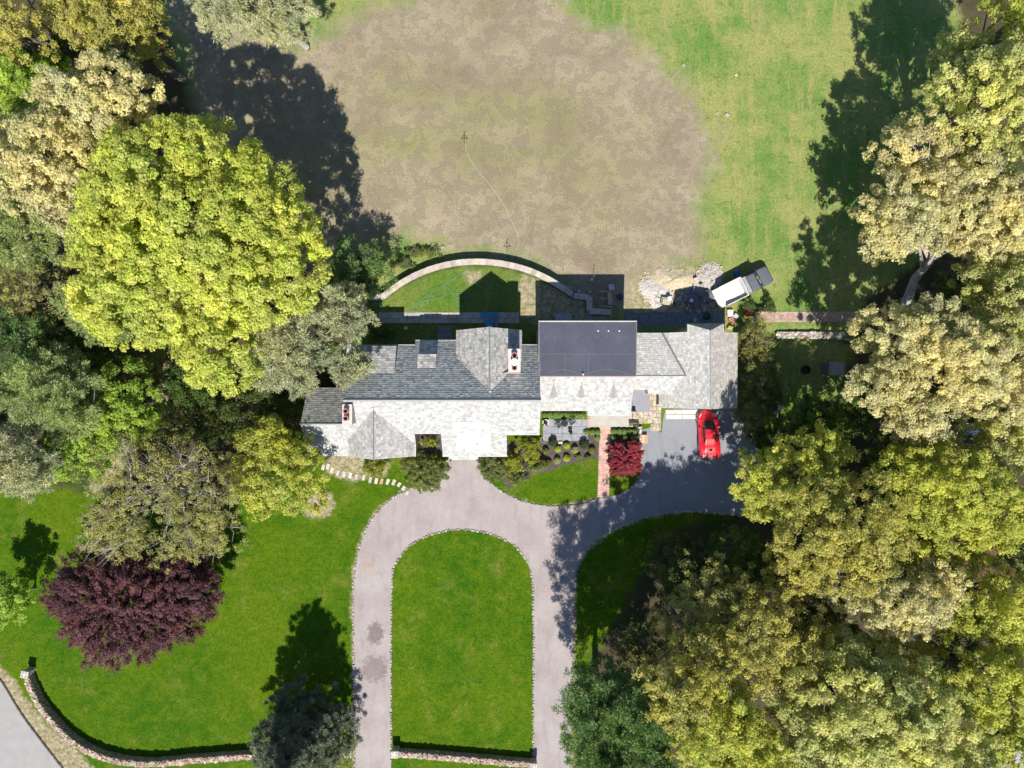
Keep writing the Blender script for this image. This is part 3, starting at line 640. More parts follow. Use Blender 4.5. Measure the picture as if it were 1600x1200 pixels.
# ------------------------------------------------------------------ walls and steps
def rubble_wall(name, label, line, w, h, z0=0.0, cap=None, capw=None, base=(.36, .27, .20), step=.26, capcol=(.47, .43, .37), cat='wall'):
    """free-standing wall along a world polyline: core, small stones as one mass, optional capstones as pieces"""
    mid = line[len(line) // 2]; root = empty(name, (mid.x, mid.y, z0), label, cat)
    core = MB(); n = len(line); L, Rr = [], []
    for i, p in enumerate(line):
        d = (line[min(i + 1, n - 1)] - line[max(i - 1, 0)]); d.z = 0; d.normalize(); q = Vector((-d.y, d.x, 0)) * (w / 2 - .05)
        L.append(p + q); Rr.append(p - q)
    vs = [(p.x, p.y, z) for p, q in zip(L, Rr) for p, z in ((p, z0), (p, z0 + h - .05), (q, z0 + h - .05), (q, z0))]
    fs = [(4 * i + a, 4 * i + 4 + a, 4 * i + 4 + (a + 1) % 4, 4 * i + (a + 1) % 4) for i in range(n - 1) for a in range(4)] + [(0, 1, 2, 3), (4 * n - 1, 4 * n - 2, 4 * n - 3, 4 * n - 4)]
    core.add(vs, fs).build('core', mat('mortar', (.36, .33, .29), .9, 5, .2, .5), root)
    st = MB(); dl = dense(line, step)
    for a, b in zip(dl[:-1], dl[1:]):
        ang = math.atan2(b.y - a.y, b.x - a.x); q = Vector((-math.sin(ang), math.cos(ang), 0)); c = a.lerp(b, .5)
        for sgn in (-1, 1):
            z = .08
            while z < h:
                hh = random.uniform(.14, .26)
                pos = c + q * sgn * (w / 2 - .06) + Vector((0, 0, z0 - c.z + min(z, h - .08)))
                stone_at(st, pos, (step * random.uniform(.8, 1.0), .17, hh * .92), ang, vary(base, .3, .12)); z += hh
        if cap is None:
            for j in range(max(4, int(w / .085))):
                pos = a.lerp(b, random.uniform(-.1, 1.1)) + q * random.uniform(-.5, .5) * (w - .14) + Vector((0, 0, z0 - c.z + h + random.uniform(-.03, .02))); sz = random.uniform(.10, .24)
                stone_at(st, pos, (sz * random.uniform(1, 1.6), sz, .12), random.uniform(0, 3.1), vary(random.choice((base, base, (.46, .41, .35), (.42, .33, .26), (.36, .22, .16))), .28, .12), .25)
    tag(st.build('rubble', STONE, root), kind='stuff')
    if cap:
        cl = dense(line, cap)
        for ci, (a, b) in enumerate(zip(cl[:-1], cl[1:])):
            if (b - a).length < .2: continue
            m = MB(); m.cc = vary(capcol, .15, .06); ang = math.atan2(b.y - a.y, b.x - a.x); c = a.lerp(b, .5)
            m.box((c.x, c.y, z0 + h + .04 + .007 * (ci % 3)), ((b - a).length * 1.03, capw or w + .06, .09), ang, jit=.012); m.build('capstone', STONE, root)
    return root
rubble_wall('retaining_wall', 'curved stone retaining wall with pale flat capstones round the terrace lawn', WALL_W, .60, 1.05, cap=1.02, capw=.56, base=(.12, .115, .10), capcol=(.47, .41, .35))
rubble_wall('garden_wall', 'curved rubble wall along the road at the front lawn', [P(x, y, .85) + Vector((0, 0, -.85)) for x, y in ((41, 1060), (47, 1078), (58, 1100), (72, 1120), (90, 1140), (108, 1157), (130, 1172), (158, 1184), (190, 1192), (225, 1195), (255, 1194), (290, 1190), (330, 1187), (385, 1183), (440, 1181), (530, 1180))], .52, .85)
rubble_wall('garden_wall', 'straight rubble wall across the foot of the oval lawn', [P(x, y, .8) + Vector((0, 0, -.8)) for x, y in ((622, 1179), (690, 1184), (760, 1190), (833, 1196))], .52, .8)
rubble_wall('dry_stone_wall', 'low white pebble wall in the shade right of the garage', [P(x, y) for x, y in ((1212, 524), (1262, 524), (1316, 525))], .62, .35, base=(.45, .44, .40))
rubble_wall('planter_wall', 'short curved pale wall beside the pine and house corner', smooth_line([P(x, y, .7) + Vector((0, 0, -.7)) for x, y in ((546, 534), (545, 552), (536, 566), (522, 575))], 2), .40, .6, cap=.7, capw=.42, base=(.40, .36, .32), capcol=(.6, .57, .52))
MB().sheet([P(x, y, .02) for x, y in ((546, 560), (556, 560), (552, 580), (530, 578))]).build('brick_patch', mat('old_brick', (.35, .18, .12)))['kind'] = 'structure'
def post(px, py, h, label, rz=0.0):
    p = P(px, py, h); root = empty('gate_post', (p.x, p.y, 0), label, 'gate post', 'stone posts of the front walls')
    m = MB()
    z = 0
    while z < h - .05:
        for a in range(4):
            q = Vector((math.cos(a * math.pi / 2 + rz), math.sin(a * math.pi / 2 + rz), 0)) * .2
            for e in (-.13, .13):
                e2 = Vector((-q.y, q.x, 0)).normalized() * e; stone_at(m, (p.x + q.x + e2.x, p.y + q.y + e2.y, z + .1), (.2, .25, .2), a * math.pi / 2 + rz, vary((.40, .33, .27), .3))
        z += .2
    tag(m.build('rubble', STONE, root), kind='stuff')
    m = MB(); m.cc = (.60, .585, .55); m.box((p.x, p.y, h + .02), (.72, .72, .14), rz, .9).build('cap', STONE, root, .02)
post(38.5, 1054, 1.1, 'white capped stone post ending the curved wall by the road', R(-12)); post(543.5, 1178, 1.1, 'white capped stone post left of the drive entrance'); post(617, 1179, 1.1, 'white capped stone post at the lawn corner right of the entrance'); post(834, 1198, 1.1, 'white capped stone post at the bottom edge beside the right drive arm')
ts = empty('terrace_steps', P(937, 497, .5), 'shaded stone steps going down from the terrace behind the black roof', 'steps')
for i in range(6):
    m = MB(); m.cc = vary((.27, .29, .31), .12); a = P(919 + i * 6.2, 505, .9); b = P(919 + (i + 1) * 6.2, 491.5, .9)
    zt = .9 - i * .15; m.box(((a.x + b.x) / 2, (a.y + b.y) / 2, zt / 2 + .02), (b.x - a.x - .02, b.y - a.y, zt)); m.build('tread', STONE, ts)
gs = empty('garden_steps', P(262, 612), 'rough stone steps in the woodland path', 'steps')
for i, (x, y, w) in enumerate(((262, 602, 1.0), (260, 608, 1.1), (259, 614, 1.1), (257, 620, 1.2))):
    m = MB(); p = P(x, y); stone_at(m, (p.x, p.y, .35 - i * .09), (w, .36, .5), R(-6 + i * 3), vary((.42, .36, .30) if i else (.56, .47, .40), .12)); m.build('step', STONE, gs)
sp = empty('stepping_stones', P(570, 745), 'row of pale stepping stones curving across the front grass', kind='structure')
SS = [(505, 730), (512.5, 729), (519, 734.5), (528, 739), (537.5, 741), (547.5, 742.5), (557, 745), (568.5, 746), (578.5, 750), (588, 751.5), (596.5, 752), (606, 752.5), (615.5, 753.5), (623.5, 757), (630.5, 763), (636, 770)]
for i, (x, y) in enumerate(SS):
    m = MB(); p = P(x, y); m.cc = vary((.50, .47, .42), .12) if i != 10 else (.52, .30, .2); m.box((p.x, p.y, .03), (.27, .56 - .15 * (i > 12), .06), R(-14 - 5 * (i > 10) - 16 * (i > 12)), jit=.025); m.build('stone', STONE, sp)

# ------------------------------------------------------------------ trees and shrubs
ST = dict(  # leaf (length, width), cluster radius, cluster cover, leaves per cluster, colours
    maple=dict(rough=.35, shell=2.8, leaf=(.30, .24), cr=.56, cover=2.9, lpc=70, cols=((.555, .575, .11), (.465, .52, .09), (.63, .615, .17)), mat=LEAF),
    oak=dict(leaf=(.26, .22), cr=.50, cover=2.8, lpc=62, cols=((.64, .575, .31), (.55, .50, .225), (.71, .63, .39)), mat=LEAF),
    oakgreen=dict(leaf=(.26, .22), cr=.50, cover=2.8, lpc=62, cols=((.57, .555, .21), (.63, .59, .27), (.47, .49, .15)), mat=LEAF),
    yellow=dict(leaf=(.26, .20), cr=.50, cover=2.5, lpc=56, cols=((.49, .49, .085), (.40, .435, .07), (.57, .55, .14)), mat=LEAF),
    olive=dict(leaf=(.25, .19), cr=.47, cover=2.2, lpc=46, cols=((.47, .425, .105), (.375, .36, .08), (.55, .49, .17)), mat=LEAF),
    lime=dict(leaf=(.27, .22), cr=.52, cover=2.7, lpc=60, cols=((.33, .45, .07), (.41, .51, .09), (.25, .37, .05)), mat=LEAF),
    green=dict(leaf=(.26, .20), cr=.5, cover=2.5, lpc=52, cols=((.10, .165, .03), (.075, .135, .024), (.135, .195, .04)), mat=LEAF),
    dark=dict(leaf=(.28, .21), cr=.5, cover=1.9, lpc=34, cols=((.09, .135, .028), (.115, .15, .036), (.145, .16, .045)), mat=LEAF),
    brownish=dict(leaf=(.21, .16), cr=.42, cover=2.2, lpc=38, cols=((.28, .265, .075), (.21, .225, .055), (.35, .31, .11)), mat=LEAF),
    beech=dict(rough=.8, shell=1.5, leaf=(.25, .165), cr=.38, cover=3.6, lpc=50, cols=((.165, .068, .078), (.115, .046, .055), (.24, .115, .12)), mat=LEAF, spray=True),
    jmaple=dict(leaf=(.21, .13), cr=.17, cover=3.6, lpc=34, cols=((.37, .055, .078), (.28, .036, .055), (.46, .09, .105)), mat=LEAF, spray=True),
    sparse=dict(leaf=(.18, .14), cr=.40, cover=1.55, lpc=34, cols=((.40, .385, .13), (.33, .335, .10), (.47, .43, .18)), mat=LEAF),
    pine=dict(leaf=(.36, .085), cr=.46, cover=3.0, lpc=80, cols=((.42, .43, .23), (.345, .37, .19), (.49, .48, .29)), mat=NEEDLE, needle=True),
    pinegreen=dict(leaf=(.36, .085), cr=.46, cover=3.0, lpc=80, cols=((.31, .375, .125), (.245, .315, .10), (.375, .425, .165)), mat=NEEDLE, needle=True),
    spruce=dict(rough=1.3, leaf=(.30, .075), cr=.36, cover=3.0, lpc=85, cols=((.13, .165, .115), (.17, .20, .135), (.22, .235, .15)), mat=NEEDLE, needle=True),
    fir=dict(leaf=(.32, .10), cr=.50, cover=2.6, lpc=70, cols=((.10, .18, .045), (.13, .22, .06), (.195, .29, .09)), mat=NEEDLE, needle=True),
    bush=dict(leaf=(.16, .11), cr=.24, cover=3.6, lpc=36, cols=((.19, .225, .065), (.145, .185, .05), (.25, .28, .09)), mat=LEAF),
    bushyellow=dict(leaf=(.16, .11), cr=.24, cover=3.4, lpc=36, cols=((.30, .33, .035), (.23, .275, .03), (.37, .385, .05)), mat=LEAF),
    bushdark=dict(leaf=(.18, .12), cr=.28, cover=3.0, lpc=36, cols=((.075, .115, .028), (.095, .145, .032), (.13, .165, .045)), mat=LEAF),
    lilac=dict(leaf=(.14, .10), cr=.16, cover=2.2, lpc=30, cols=((.30, .21, .50), (.22, .15, .40), (.36, .27, .55)), mat=LEAF),
)
def unit(a): return a / np.maximum(np.linalg.norm(a, axis=-1, keepdims=True), 1e-9)
def make_clusters(lobes, st, r, dome=False):
    out = []; nrm = []
    for (cx, cy, cz, rx, ry, rz) in lobes:
        n = max(10, int(st['cover'] * rx * ry / st['cr'] ** 2 * (1 + .35 * rz / max(rx, ry)) * (1.32 if rx > 1.5 else 1)))
        d = unit(r.normal(size=(n, 3))); lo = -.15 if dome else -.45
        d[:, 2] = np.where(d[:, 2] < lo, -d[:, 2], d[:, 2])
        az = np.arctan2(d[:, 1], d[:, 0]); ph = r.uniform(0, 6.28, 6)
        rad = 1 + st.get('rough', 1.0) * (.09 * np.sin(3 * az + ph[0]) + .06 * np.sin(5 * az + ph[1] + 2 * d[:, 2]) + .06 * np.sin(9 * az + ph[2] - 3 * d[:, 2]) + .07 * np.sin(4 * d[:, 2] * 3 + ph[3] + 2 * az))
        fr = 1 - .6 * r.uniform(size=n) ** st.get('shell', 1.9)
        p = np.array([cx, cy, cz]) + d * (fr * rad)[:, None] * np.array([rx, ry, rz]); out.append(p); nrm.append(d)
    return np.concatenate(out), np.concatenate(nrm)
def leaves(name, C, D, st, r, org, parent, scale=1.0):
    fine = .70; n = len(C); lpc = int(st['lpc'] * 1.46); L, Wd = st['leaf'][0] * fine, st['leaf'][1] * fine; cr = st['cr'] * scale
    cols = np.array(st['cols']); w = r.dirichlet((.9, .9, .9), n); cc = (w @ cols) * r.uniform(.80, 1.18, (n, 1))
    ph = r.uniform(0, 6.28, 4); drift = np.sin(C[:, 0] * .55 + ph[0]) * np.sin(C[:, 1] * .6 + ph[1]) + .6 * np.sin(C[:, 0] * 1.3 + C[:, 1] * .9 + ph[2])
    cc = cc * (1 + .09 * drift[:, None] * np.array([1.25, .9, .2]))
    crs = cr * r.uniform(.6, 1.2, n)
    o = unit(r.normal(size=(n, lpc, 3))); rad = r.uniform(size=(n, lpc, 1)) ** .5
    off = o * rad * crs[:, None, None] * np.array([1, 1, .72])
    if st.get('spray'):          # stretch the clumps outwards along the branch
        dh = D.copy(); dh[:, 2] *= .3; dh = unit(dh); k = (off * dh[:, None, :]).sum(-1, keepdims=True); off = off * .8 + dh[:, None, :] * k * .95
    p = C[:, None, :] + off
    if st.get('needle'):
        t = unit(o * .9 + D[:, None, :] * .7 + r.normal(size=o.shape) * .35); nn = unit(np.cross(t, r.normal(size=o.shape)) + np.array([0, 0, .5])); b = unit(np.cross(nn, t))
    else:
        nn = unit(o * .75 + r.normal(size=o.shape) * .42 + np.array([0, 0, .62]) + D[:, None, :] * .25); t = unit(np.cross(nn, r.normal(size=o.shape))); b = np.cross(nn, t)
    s = r.uniform(.6, 1.3, (n, lpc, 1)) * scale
    V = np.stack([p + t * s * L * .62, p - t * s * L * .38 + b * s * Wd / 2, p - t * s * L * .38 - b * s * Wd / 2], 2).reshape(-1, 3, 3) - np.array(org)
    col = (cc[:, None, :] * r.uniform(.76, 1.24, (n, lpc, 1))).reshape(-1, 3)
    return np_tris(name, V, col, st['mat'], parent)
TREE_N = 0
def tree(name, label, style, lobes, cat='tree', group=None, base=None, bark=BARK, limbs=12, twigs=40, r0=None, bare=0):
    """lobes: (px, py, z, rx px, ry px, rz m) as seen in the photo at height z"""
    global TREE_N; TREE_N += 1; r = np.random.default_rng(100 + TREE_N); st = ST[style]; random.seed(TREE_N)
    LB = []
    for (px, py, z, a, b, rz) in lobes:
        p = P(px, py, z); k = S * (H - z) / H * (1.07 if max(a, b) > 30 else 1); LB.append((p.x, p.y, p.z, a * k, b * k, rz))
    hx, hy = (LB[0][0], LB[0][1]) if base is None else (P(*base).x, P(*base).y)
    root = empty(name, (hx, hy, 0), label, cat, group)
    C, D = make_clusters(LB, st, r); leaves('crown', C, D, st, r, (hx, hy, 0), root)
    top = LB[0][2] + LB[0][5]; r0 = r0 or max(.12, top * .021); T = Vector((LB[0][0] * .7 + hx * .3, LB[0][1] * .7 + hy * .3, LB[0][2] - .15 * LB[0][5]))
    B = Vector((hx, hy, -.1)); tp = [B, B + Vector((0, 0, .35))] + [B.lerp(T, f) + Vector((random.uniform(-1, 1), random.uniform(-1, 1), 0)) * r0 * .8 for f in (.3, .55, .8)] + [T]
    MB().tube(tp, [r0 * 1.5, r0 * 1.08, r0 * .9, r0 * .75, r0 * .55, r0 * .3], 9).build('trunk', bark, root, smooth=True)
    bm = MB(); joints = []
    sel = r.choice(len(C), min(len(C), limbs), replace=False)
    for i in sel:
        e = Vector(C[i]); f = random.uniform(.42, .97); a = B.lerp(T, f)
        if e.z < a.z: a = B.lerp(T, max(.3, min(.9, (e.z - 1.2) / max(T.z, .1))))
        mid = a.lerp(e, .45) + Vector((0, 0, (e - a).length * .12)) + Vector((random.uniform(-.5, .5), random.uniform(-.5, .5), 0)); q = a.lerp(e, .75) + Vector((0, 0, .08 * (e - a).length)) + Vector((random.uniform(-.4, .4), random.uniform(-.4, .4), 0))
        rr = r0 * (1 - f * .45) * .55; bm.tube([a, a.lerp(mid, .5), mid, q, e], [rr, rr * .8, rr * .6, rr * .38, .02], 6); joints += [(mid, rr * .5), (q, rr * .35), (a.lerp(mid, .6), rr * .6)]
    if joints:
        J = np.array([tuple(j[0]) for j in joints])
        for i in r.choice(len(C), min(len(C), twigs), replace=False):
            e = Vector(C[i]); k = int(np.argmin(((J - C[i]) ** 2).sum(1))); a, rr = joints[k]; m2 = a.lerp(e, .5) + Vector((random.uniform(-.3, .3), random.uniform(-.3, .3), .15))
            bm.tube([a, m2, e], [max(.03, rr * .7), max(.02, rr * .4), .012], 4)
            for _ in range(bare):        # extra bare twigs fanning out of the crown
                v = Vector((random.uniform(-1, 1), random.uniform(-1, 1), random.uniform(.1, .8))); v.normalize(); bm.tube([m2, m2.lerp(e, .5) + v * .4, m2 + (e - m2) * .8 + v * random.uniform(.8, 1.5)], [.04, .026, .01], 4)
    bm.build('branches', bark, root)
    return root
GL, GR = 'trees on the left side of the lawn', 'trees in the woods on the right'
# left side
tree('maple_tree', 'largest tree, broad bright yellow green maple above the house corner', 'maple', [(300, 328, 14, 162, 128, 5.2), (398, 400, 13, 98, 106, 5), (228, 425, 13, 104, 112, 5), (345, 535, 11, 64, 74, 4)], group=GL, base=(425, 470), limbs=22, twigs=90)
tree('pine_tree', 'grey green pine leaning against the left end of the house', 'pine', [(462, 540, 9, 62, 68, 3.2), (535, 490, 8, 48, 42, 2.6), (548, 575, 7.5, 32, 32, 2.2), (420, 575, 8, 34, 34, 2.2)], group=GL, base=(505, 550))
tree('oak_tree', 'pale tan oak in young leaf left of the big maple', 'oak', [(75, 265, 13, 88, 82, 4.5), (165, 165, 13, 88, 62, 4), (120, 330, 12, 60, 45, 3.5)], group=GL, limbs=18, twigs=70, bare=1)
tree('oak_tree', 'olive yellow tree cut by the top edge, left of the bare field', 'olive', [(190, 35, 11, 68, 58, 4), (240, 60, 9, 26, 40, 3), (120, 10, 11, 45, 50, 4)], group=GL, limbs=16, twigs=70)
tree('oak_tree', 'golden olive tree in the top left corner', 'olive', [(25, 45, 13, 52, 62, 4.5)], group=GL)
tree('lime_tree', 'bright green leafy tree on the left edge below the corner', 'lime', [(35, 135, 10, 62, 55, 3.8), (90, 110, 8, 26, 26, 2)], group=GL)
tree('pine_tree', 'pale grey green pine at the top edge with bare limb', 'pine', [(395, 5, 10, 80, 56, 3.2), (445, 25, 8, 45, 42, 2.5), (350, 25, 8, 40, 34, 2.5)], group=GL, base=(480, 75), bark=BARK_PALE, limbs=18)
tree('pine_tree', 'blue green pine on the left edge under the tan oak', 'pinegreen', [(35, 368, 12, 68, 52, 3.6)], group=GL)
tree('oak_tree', 'thin half bare tree with dark branches on the left edge', 'sparse', [(55, 462, 10, 75, 50, 3.2)], group=GL, limbs=18, twigs=60, bare=1)
tree('pine_tree', 'soft mid green pine at lower left of the big maple', 'pinegreen', [(168, 480, 10, 58, 50, 3.2)], group=GL)
tree('pine_tree', 'dark pine on the left edge below the half bare tree', 'fir', [(25, 545, 11, 66, 58, 3.8)], group=GL)
tree('lime_tree', 'deep green tree between the two left pines', 'green', [(120, 545, 7, 66, 52, 3)], group=GL)
tree('pine_tree', 'grey green pine with layered boughs at mid left', 'pinegreen', [(85, 605, 12, 62, 55, 3.5), (120, 640, 10, 38, 38, 2.5)], group=GL)
tree('lime_tree', 'vivid lime green tree right of the layered pine', 'lime', [(185, 632, 7, 64, 62, 3), (145, 680, 7, 45, 38, 2.6)], group=GL)
tree('lime_tree', 'vivid lime green tree at the woodland edge above the pale slab', 'lime', [(110, 708, 6.5, 62, 42, 2.8)], group=GL)
tree('pine_tree', 'grey green pine on the left edge at the lawn corner', 'pine', [(22, 705, 11, 58, 66, 3.6), (50, 745, 8, 28, 28, 2)], group=GL)
tree('pine_tree', 'dark pine on the left edge, between other pines', 'fir', [(5, 630, 9, 48, 52, 3)], group=GL)
tree('bare_tree', 'half bare spreading tree with pale grey branches over the purple beech', 'sparse', [(250, 775, 8, 116, 100, 3.0), (320, 835, 7, 60, 40, 2.4), (185, 830, 7, 55, 42, 2.4)], group=GL, base=(320, 745), bark=BARK_PALE, limbs=30, twigs=150, bare=2, r0=.3)
tree('maple_tree', 'round lemon green tree in front of the left house wing', 'yellow', [(438, 740, 6, 68, 68, 2.8), (420, 690, 6, 40, 35, 2.2)], group=GL, base=(470, 725))
tree('beech_tree', 'dark purple copper beech on the front lawn', 'beech', [(208, 938, 5.5, 120, 88, 3.6), (288, 908, 5, 52, 58, 2.8)], group=GL, limbs=24, twigs=90)
tree('spruce_tree', 'blue dark spruce at the bottom beside the drive entrance', 'spruce', [(478, 1138, 3, 70, 62, 2.4), (462, 1162, 6, 56, 50, 2.4), (446, 1186, 9, 36, 34, 2.4), (439, 1200, 11, 16, 16, 1.6)], base=(495, 1108), limbs=20, group=GL)
tree('shrub', 'bare brown green shrub between spruce and white post', 'brownish', [(512, 1170, 1.6, 38, 36, 1.4)], 'shrub', limbs=8, twigs=50, bare=1, bark=BARK_PALE, r0=.08)
tree('lime_tree', 'small yellow green tree cut by the left edge on the front lawn', 'lime', [(8, 938, 4, 34, 42, 2.2)], group=GL)
tree('yew_tree', 'dark green small tree in the shade under the big maple', 'green', [(300, 590, 4, 42, 46, 2.2)], group=GL)
tree('yew_tree', 'dark low tree in the shade left of the house wing', 'dark', [(390, 640, 3.5, 62, 44, 2.2), (455, 605, 3, 26, 38, 2)], group=GL)
tree('shrub', 'blackish understory shrub above the half bare tree', 'dark', [(310, 655, 3, 56, 42, 2)], 'shrub', r0=.1)
tree('shrub', 'olive brown thicket beside the woodland path', 'brownish', [(225, 560, 3, 36, 50, 1.8)], 'shrub', r0=.1)
tree('shrub', 'blue green bush beside the woodland steps', 'bushdark', [(225, 665, 1.8, 24, 16, 1.2)], 'shrub', limbs=5, twigs=10, r0=.06)
tree('shrub', 'dark brown green thicket left of the house wing wall', 'brownish', [(460, 660, 2.2, 18, 46, 1.8)], 'shrub', r0=.08)
tree('fir_tree', 'dark green fir in shade at left end of the stone wall', 'fir', [(560, 425, 4.2, 46, 48, 2.6)], group=GL)
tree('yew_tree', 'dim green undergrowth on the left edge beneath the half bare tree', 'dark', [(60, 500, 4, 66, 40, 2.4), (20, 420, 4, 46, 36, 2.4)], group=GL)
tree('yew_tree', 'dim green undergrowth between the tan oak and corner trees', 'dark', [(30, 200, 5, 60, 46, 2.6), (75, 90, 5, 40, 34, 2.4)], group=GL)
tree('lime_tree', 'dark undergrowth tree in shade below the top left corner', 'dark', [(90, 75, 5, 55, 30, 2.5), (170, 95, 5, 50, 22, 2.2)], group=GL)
# right side
tree('maple_tree', 'bright yellow green tree in the top right corner', 'yellow', [(1585, 35, 11, 48, 52, 4)], group=GR)
tree('oak_tree', 'soft green oak on the right edge above the cream oak', 'oakgreen', [(1565, 150, 13, 88, 86, 4.5), (1500, 110, 10, 42, 60, 3)], group=GR, limbs=18, twigs=70)
tree('oak_tree', 'broad cream tan oak with forked pale trunk on the right edge', 'oak', [(1475, 320, 9, 126, 78, 3.6), (1560, 345, 9.5, 72, 68, 3.6), (1430, 232, 9, 56, 46, 2.8), (1390, 360, 8, 48, 46, 2.6)], group=GR, base=(1415, 470), bark=BARK_PALE, limbs=26, twigs=110, bare=1, r0=.42)
tree('oak_tree', 'cream green oak below the shed with scalloped crown', 'oak', [(1420, 520, 11, 82, 48, 3.4), (1490, 560, 12, 72, 62, 3.6), (1385, 600, 11, 52, 48, 3), (1430, 655, 11, 48, 36, 2.8)], group=GR, limbs=22, twigs=90)
tree('oak_tree', 'pale yellow oak on the right edge beneath the forked trunk', 'oakgreen', [(1575, 490, 10, 62, 68, 3.8)], group=GR)
tree('oak_tree', 'tan yellow oak on the right edge above the blue tarp', 'oak', [(1560, 600, 11, 72, 52, 3.6)], group=GR)
tree('maple_tree', 'yellow green maple overhanging the drive below the red car', 'yellow', [(1235, 745, 10, 78, 62, 3.4), (1190, 770, 8, 42, 44, 2.6), (1280, 700, 9, 40, 30, 2.4)], group=GR)
tree('maple_tree', 'golden olive maple in the middle of the right woods', 'olive', [(1310, 830, 13, 98, 88, 4.2), (1250, 885, 9.5, 56, 52, 2.8)], group=GR, limbs=18, twigs=70)
tree('maple_tree', 'sunny yellow green tree right of the golden maple', 'yellow', [(1490, 760, 12, 82, 66, 3.6), (1560, 800, 12, 66, 52, 3.4), (1420, 740, 11, 50, 50, 3)], group=GR, limbs=18, twigs=70)
tree('oak_tree', 'cream oak clump in the lower right woods', 'oak', [(1400, 940, 12, 86, 46, 3), (1465, 900, 11, 36, 30, 2.2)], group=GR, bark=BARK_PALE, bare=1)
tree('maple_tree', 'green yellow tree on the right edge below the brown deck', 'yellow', [(1565, 945, 11, 66, 56, 3.4), (1500, 960, 10, 40, 40, 2.6)], group=GR)
tree('maple_tree', 'olive tree with dark gaps right of the shaded lawn', 'olive', [(1190, 1000, 11.5, 90, 76, 3.6), (1135, 965, 9, 46, 50, 2.6)], group=GR, limbs=18, twigs=80)
tree('oak_tree', 'broad pale oak at the bottom of the right woods', 'oakgreen', [(1350, 1100, 14, 128, 80, 4.4), (1440, 1160, 14, 96, 76, 4), (1270, 1150, 13, 66, 76, 3.6), (1330, 1030, 12, 70, 40, 3)], group=GR, limbs=24, twigs=110, bare=1)
tree('maple_tree', 'olive green tree at the bottom beside the fir', 'yellow', [(1110, 1125, 14, 78, 70, 3.8), (1170, 1180, 13, 68, 58, 3.4), (1070, 1095, 13, 44, 46, 3.0)], group=GR, limbs=18, twigs=70)
tree('fir_tree', 'deep green fir at the bottom right of the drive', 'fir', [(955, 1132, 11, 80, 76, 3.6), (990, 1195, 13, 66, 58, 3.2), (1010, 1090, 9, 46, 44, 2.8), (948, 1105, 6, 58, 48, 3.0), (1002, 1112, 13.5, 60, 52, 3.2), (938, 1088, 12, 60, 52, 3.4)], base=(930, 1044), limbs=20, group=GR)
tree('maple_tree', 'bright yellow tree in the lower right corner', 'yellow', [(1545, 1065, 12, 86, 62, 3.6), (1585, 1140, 12, 52, 52, 3)], group=GR, limbs=16, twigs=60)
tree('pine_tree', 'pale green pine on the right edge above the brown deck', 'pinegreen', [(1600, 862, 9, 38, 46, 3)], group=GR)
tree('pine_tree', 'grey blue bare pine next to the blue tarp', 'pine', [(1478, 662, 7, 26, 26, 2)], group=GR)
tree('yew_tree', 'dark shaded tree between the swing frame and the maple', 'green', [(1275, 655, 5, 66, 32, 2.2), (1330, 640, 5, 34, 36, 2.2)], group=GR)
tree('shrub', 'tangled olive hedge along the garage end wall', 'brownish', [(1180, 590, 2.2, 28, 50, 1.8), (1178, 535, 1.8, 26, 26, 1.4), (1185, 640, 2, 24, 32, 1.6), (1165, 658, 1.4, 20, 22, 1.2)], 'shrub', limbs=14, twigs=70, bark=BARK_PALE, r0=.08)
tree('shrub', 'dark green hedge shrub behind the garage end hedge', 'bushdark', [(1200, 600, 2.4, 18, 46, 1.8), (1190, 685, 1.8, 22, 20, 1.4)], 'shrub', r0=.08)
tree('shrub', 'pale straw shrub at the rear garage corner', 'sparse', [(1182, 508, 1.4, 26, 20, 1.1)], 'shrub', limbs=8, twigs=40, r0=.05, bark=BARK_PALE)
tree('shrub', 'small dark bush by the truck and red barrow', 'bushdark', [(1170, 478, 1.0, 11, 9, .8)], 'shrub', limbs=5, twigs=12, r0=.04)
tree('shrub', 'small dark bush at the start of the weathered brick walk', 'bushdark', [(1203, 478, .9, 9, 10, .8)], 'shrub', limbs=5, twigs=12, r0=.04)
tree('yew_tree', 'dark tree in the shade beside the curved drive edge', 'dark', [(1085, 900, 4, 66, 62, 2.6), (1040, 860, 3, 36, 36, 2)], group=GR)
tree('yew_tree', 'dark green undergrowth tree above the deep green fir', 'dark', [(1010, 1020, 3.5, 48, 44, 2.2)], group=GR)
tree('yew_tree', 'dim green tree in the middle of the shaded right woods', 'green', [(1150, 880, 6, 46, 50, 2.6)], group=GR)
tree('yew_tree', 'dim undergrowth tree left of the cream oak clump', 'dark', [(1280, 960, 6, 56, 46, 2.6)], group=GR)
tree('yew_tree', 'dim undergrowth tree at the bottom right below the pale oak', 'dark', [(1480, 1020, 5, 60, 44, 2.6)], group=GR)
tree('maple_tree', 'dull olive tree filling the gap left of the pale bottom oak', 'olive', [(1100, 1025, 13, 54, 46, 3), (1056, 1078, 14.5, 62, 56, 3.2)], group=GR)
tree('maple_tree', 'dull olive tree between the cream oak clump and the pale bottom oak', 'olive', [(1390, 1020, 8, 66, 42, 2.8), (1290, 1010, 8, 50, 44, 2.8)], group=GR)
tree('oak_tree', 'yellowish oak between the tan oak and the sunny tree', 'oakgreen', [(1575, 690, 9, 56, 44, 3), (1450, 700, 8, 44, 34, 2.6)], group=GR)
tree('maple_tree', 'olive tree between the golden maple and the right edge', 'yellow', [(1430, 840, 9, 60, 50, 3), (1510, 850, 8, 44, 34, 2.6)], group=GR)
tree('oak_tree', 'small cream oak on the right edge by the forked trunk', 'oakgreen', [(1545, 425, 8, 50, 40, 2.8), (1590, 560, 9, 40, 40, 3)], group=GR)
tree('yew_tree', 'dim green undergrowth below the cream oak', 'dark', [(1500, 640, 3.5, 60, 40, 2.2), (1400, 700, 4, 70, 40, 2.4)], group=GR)
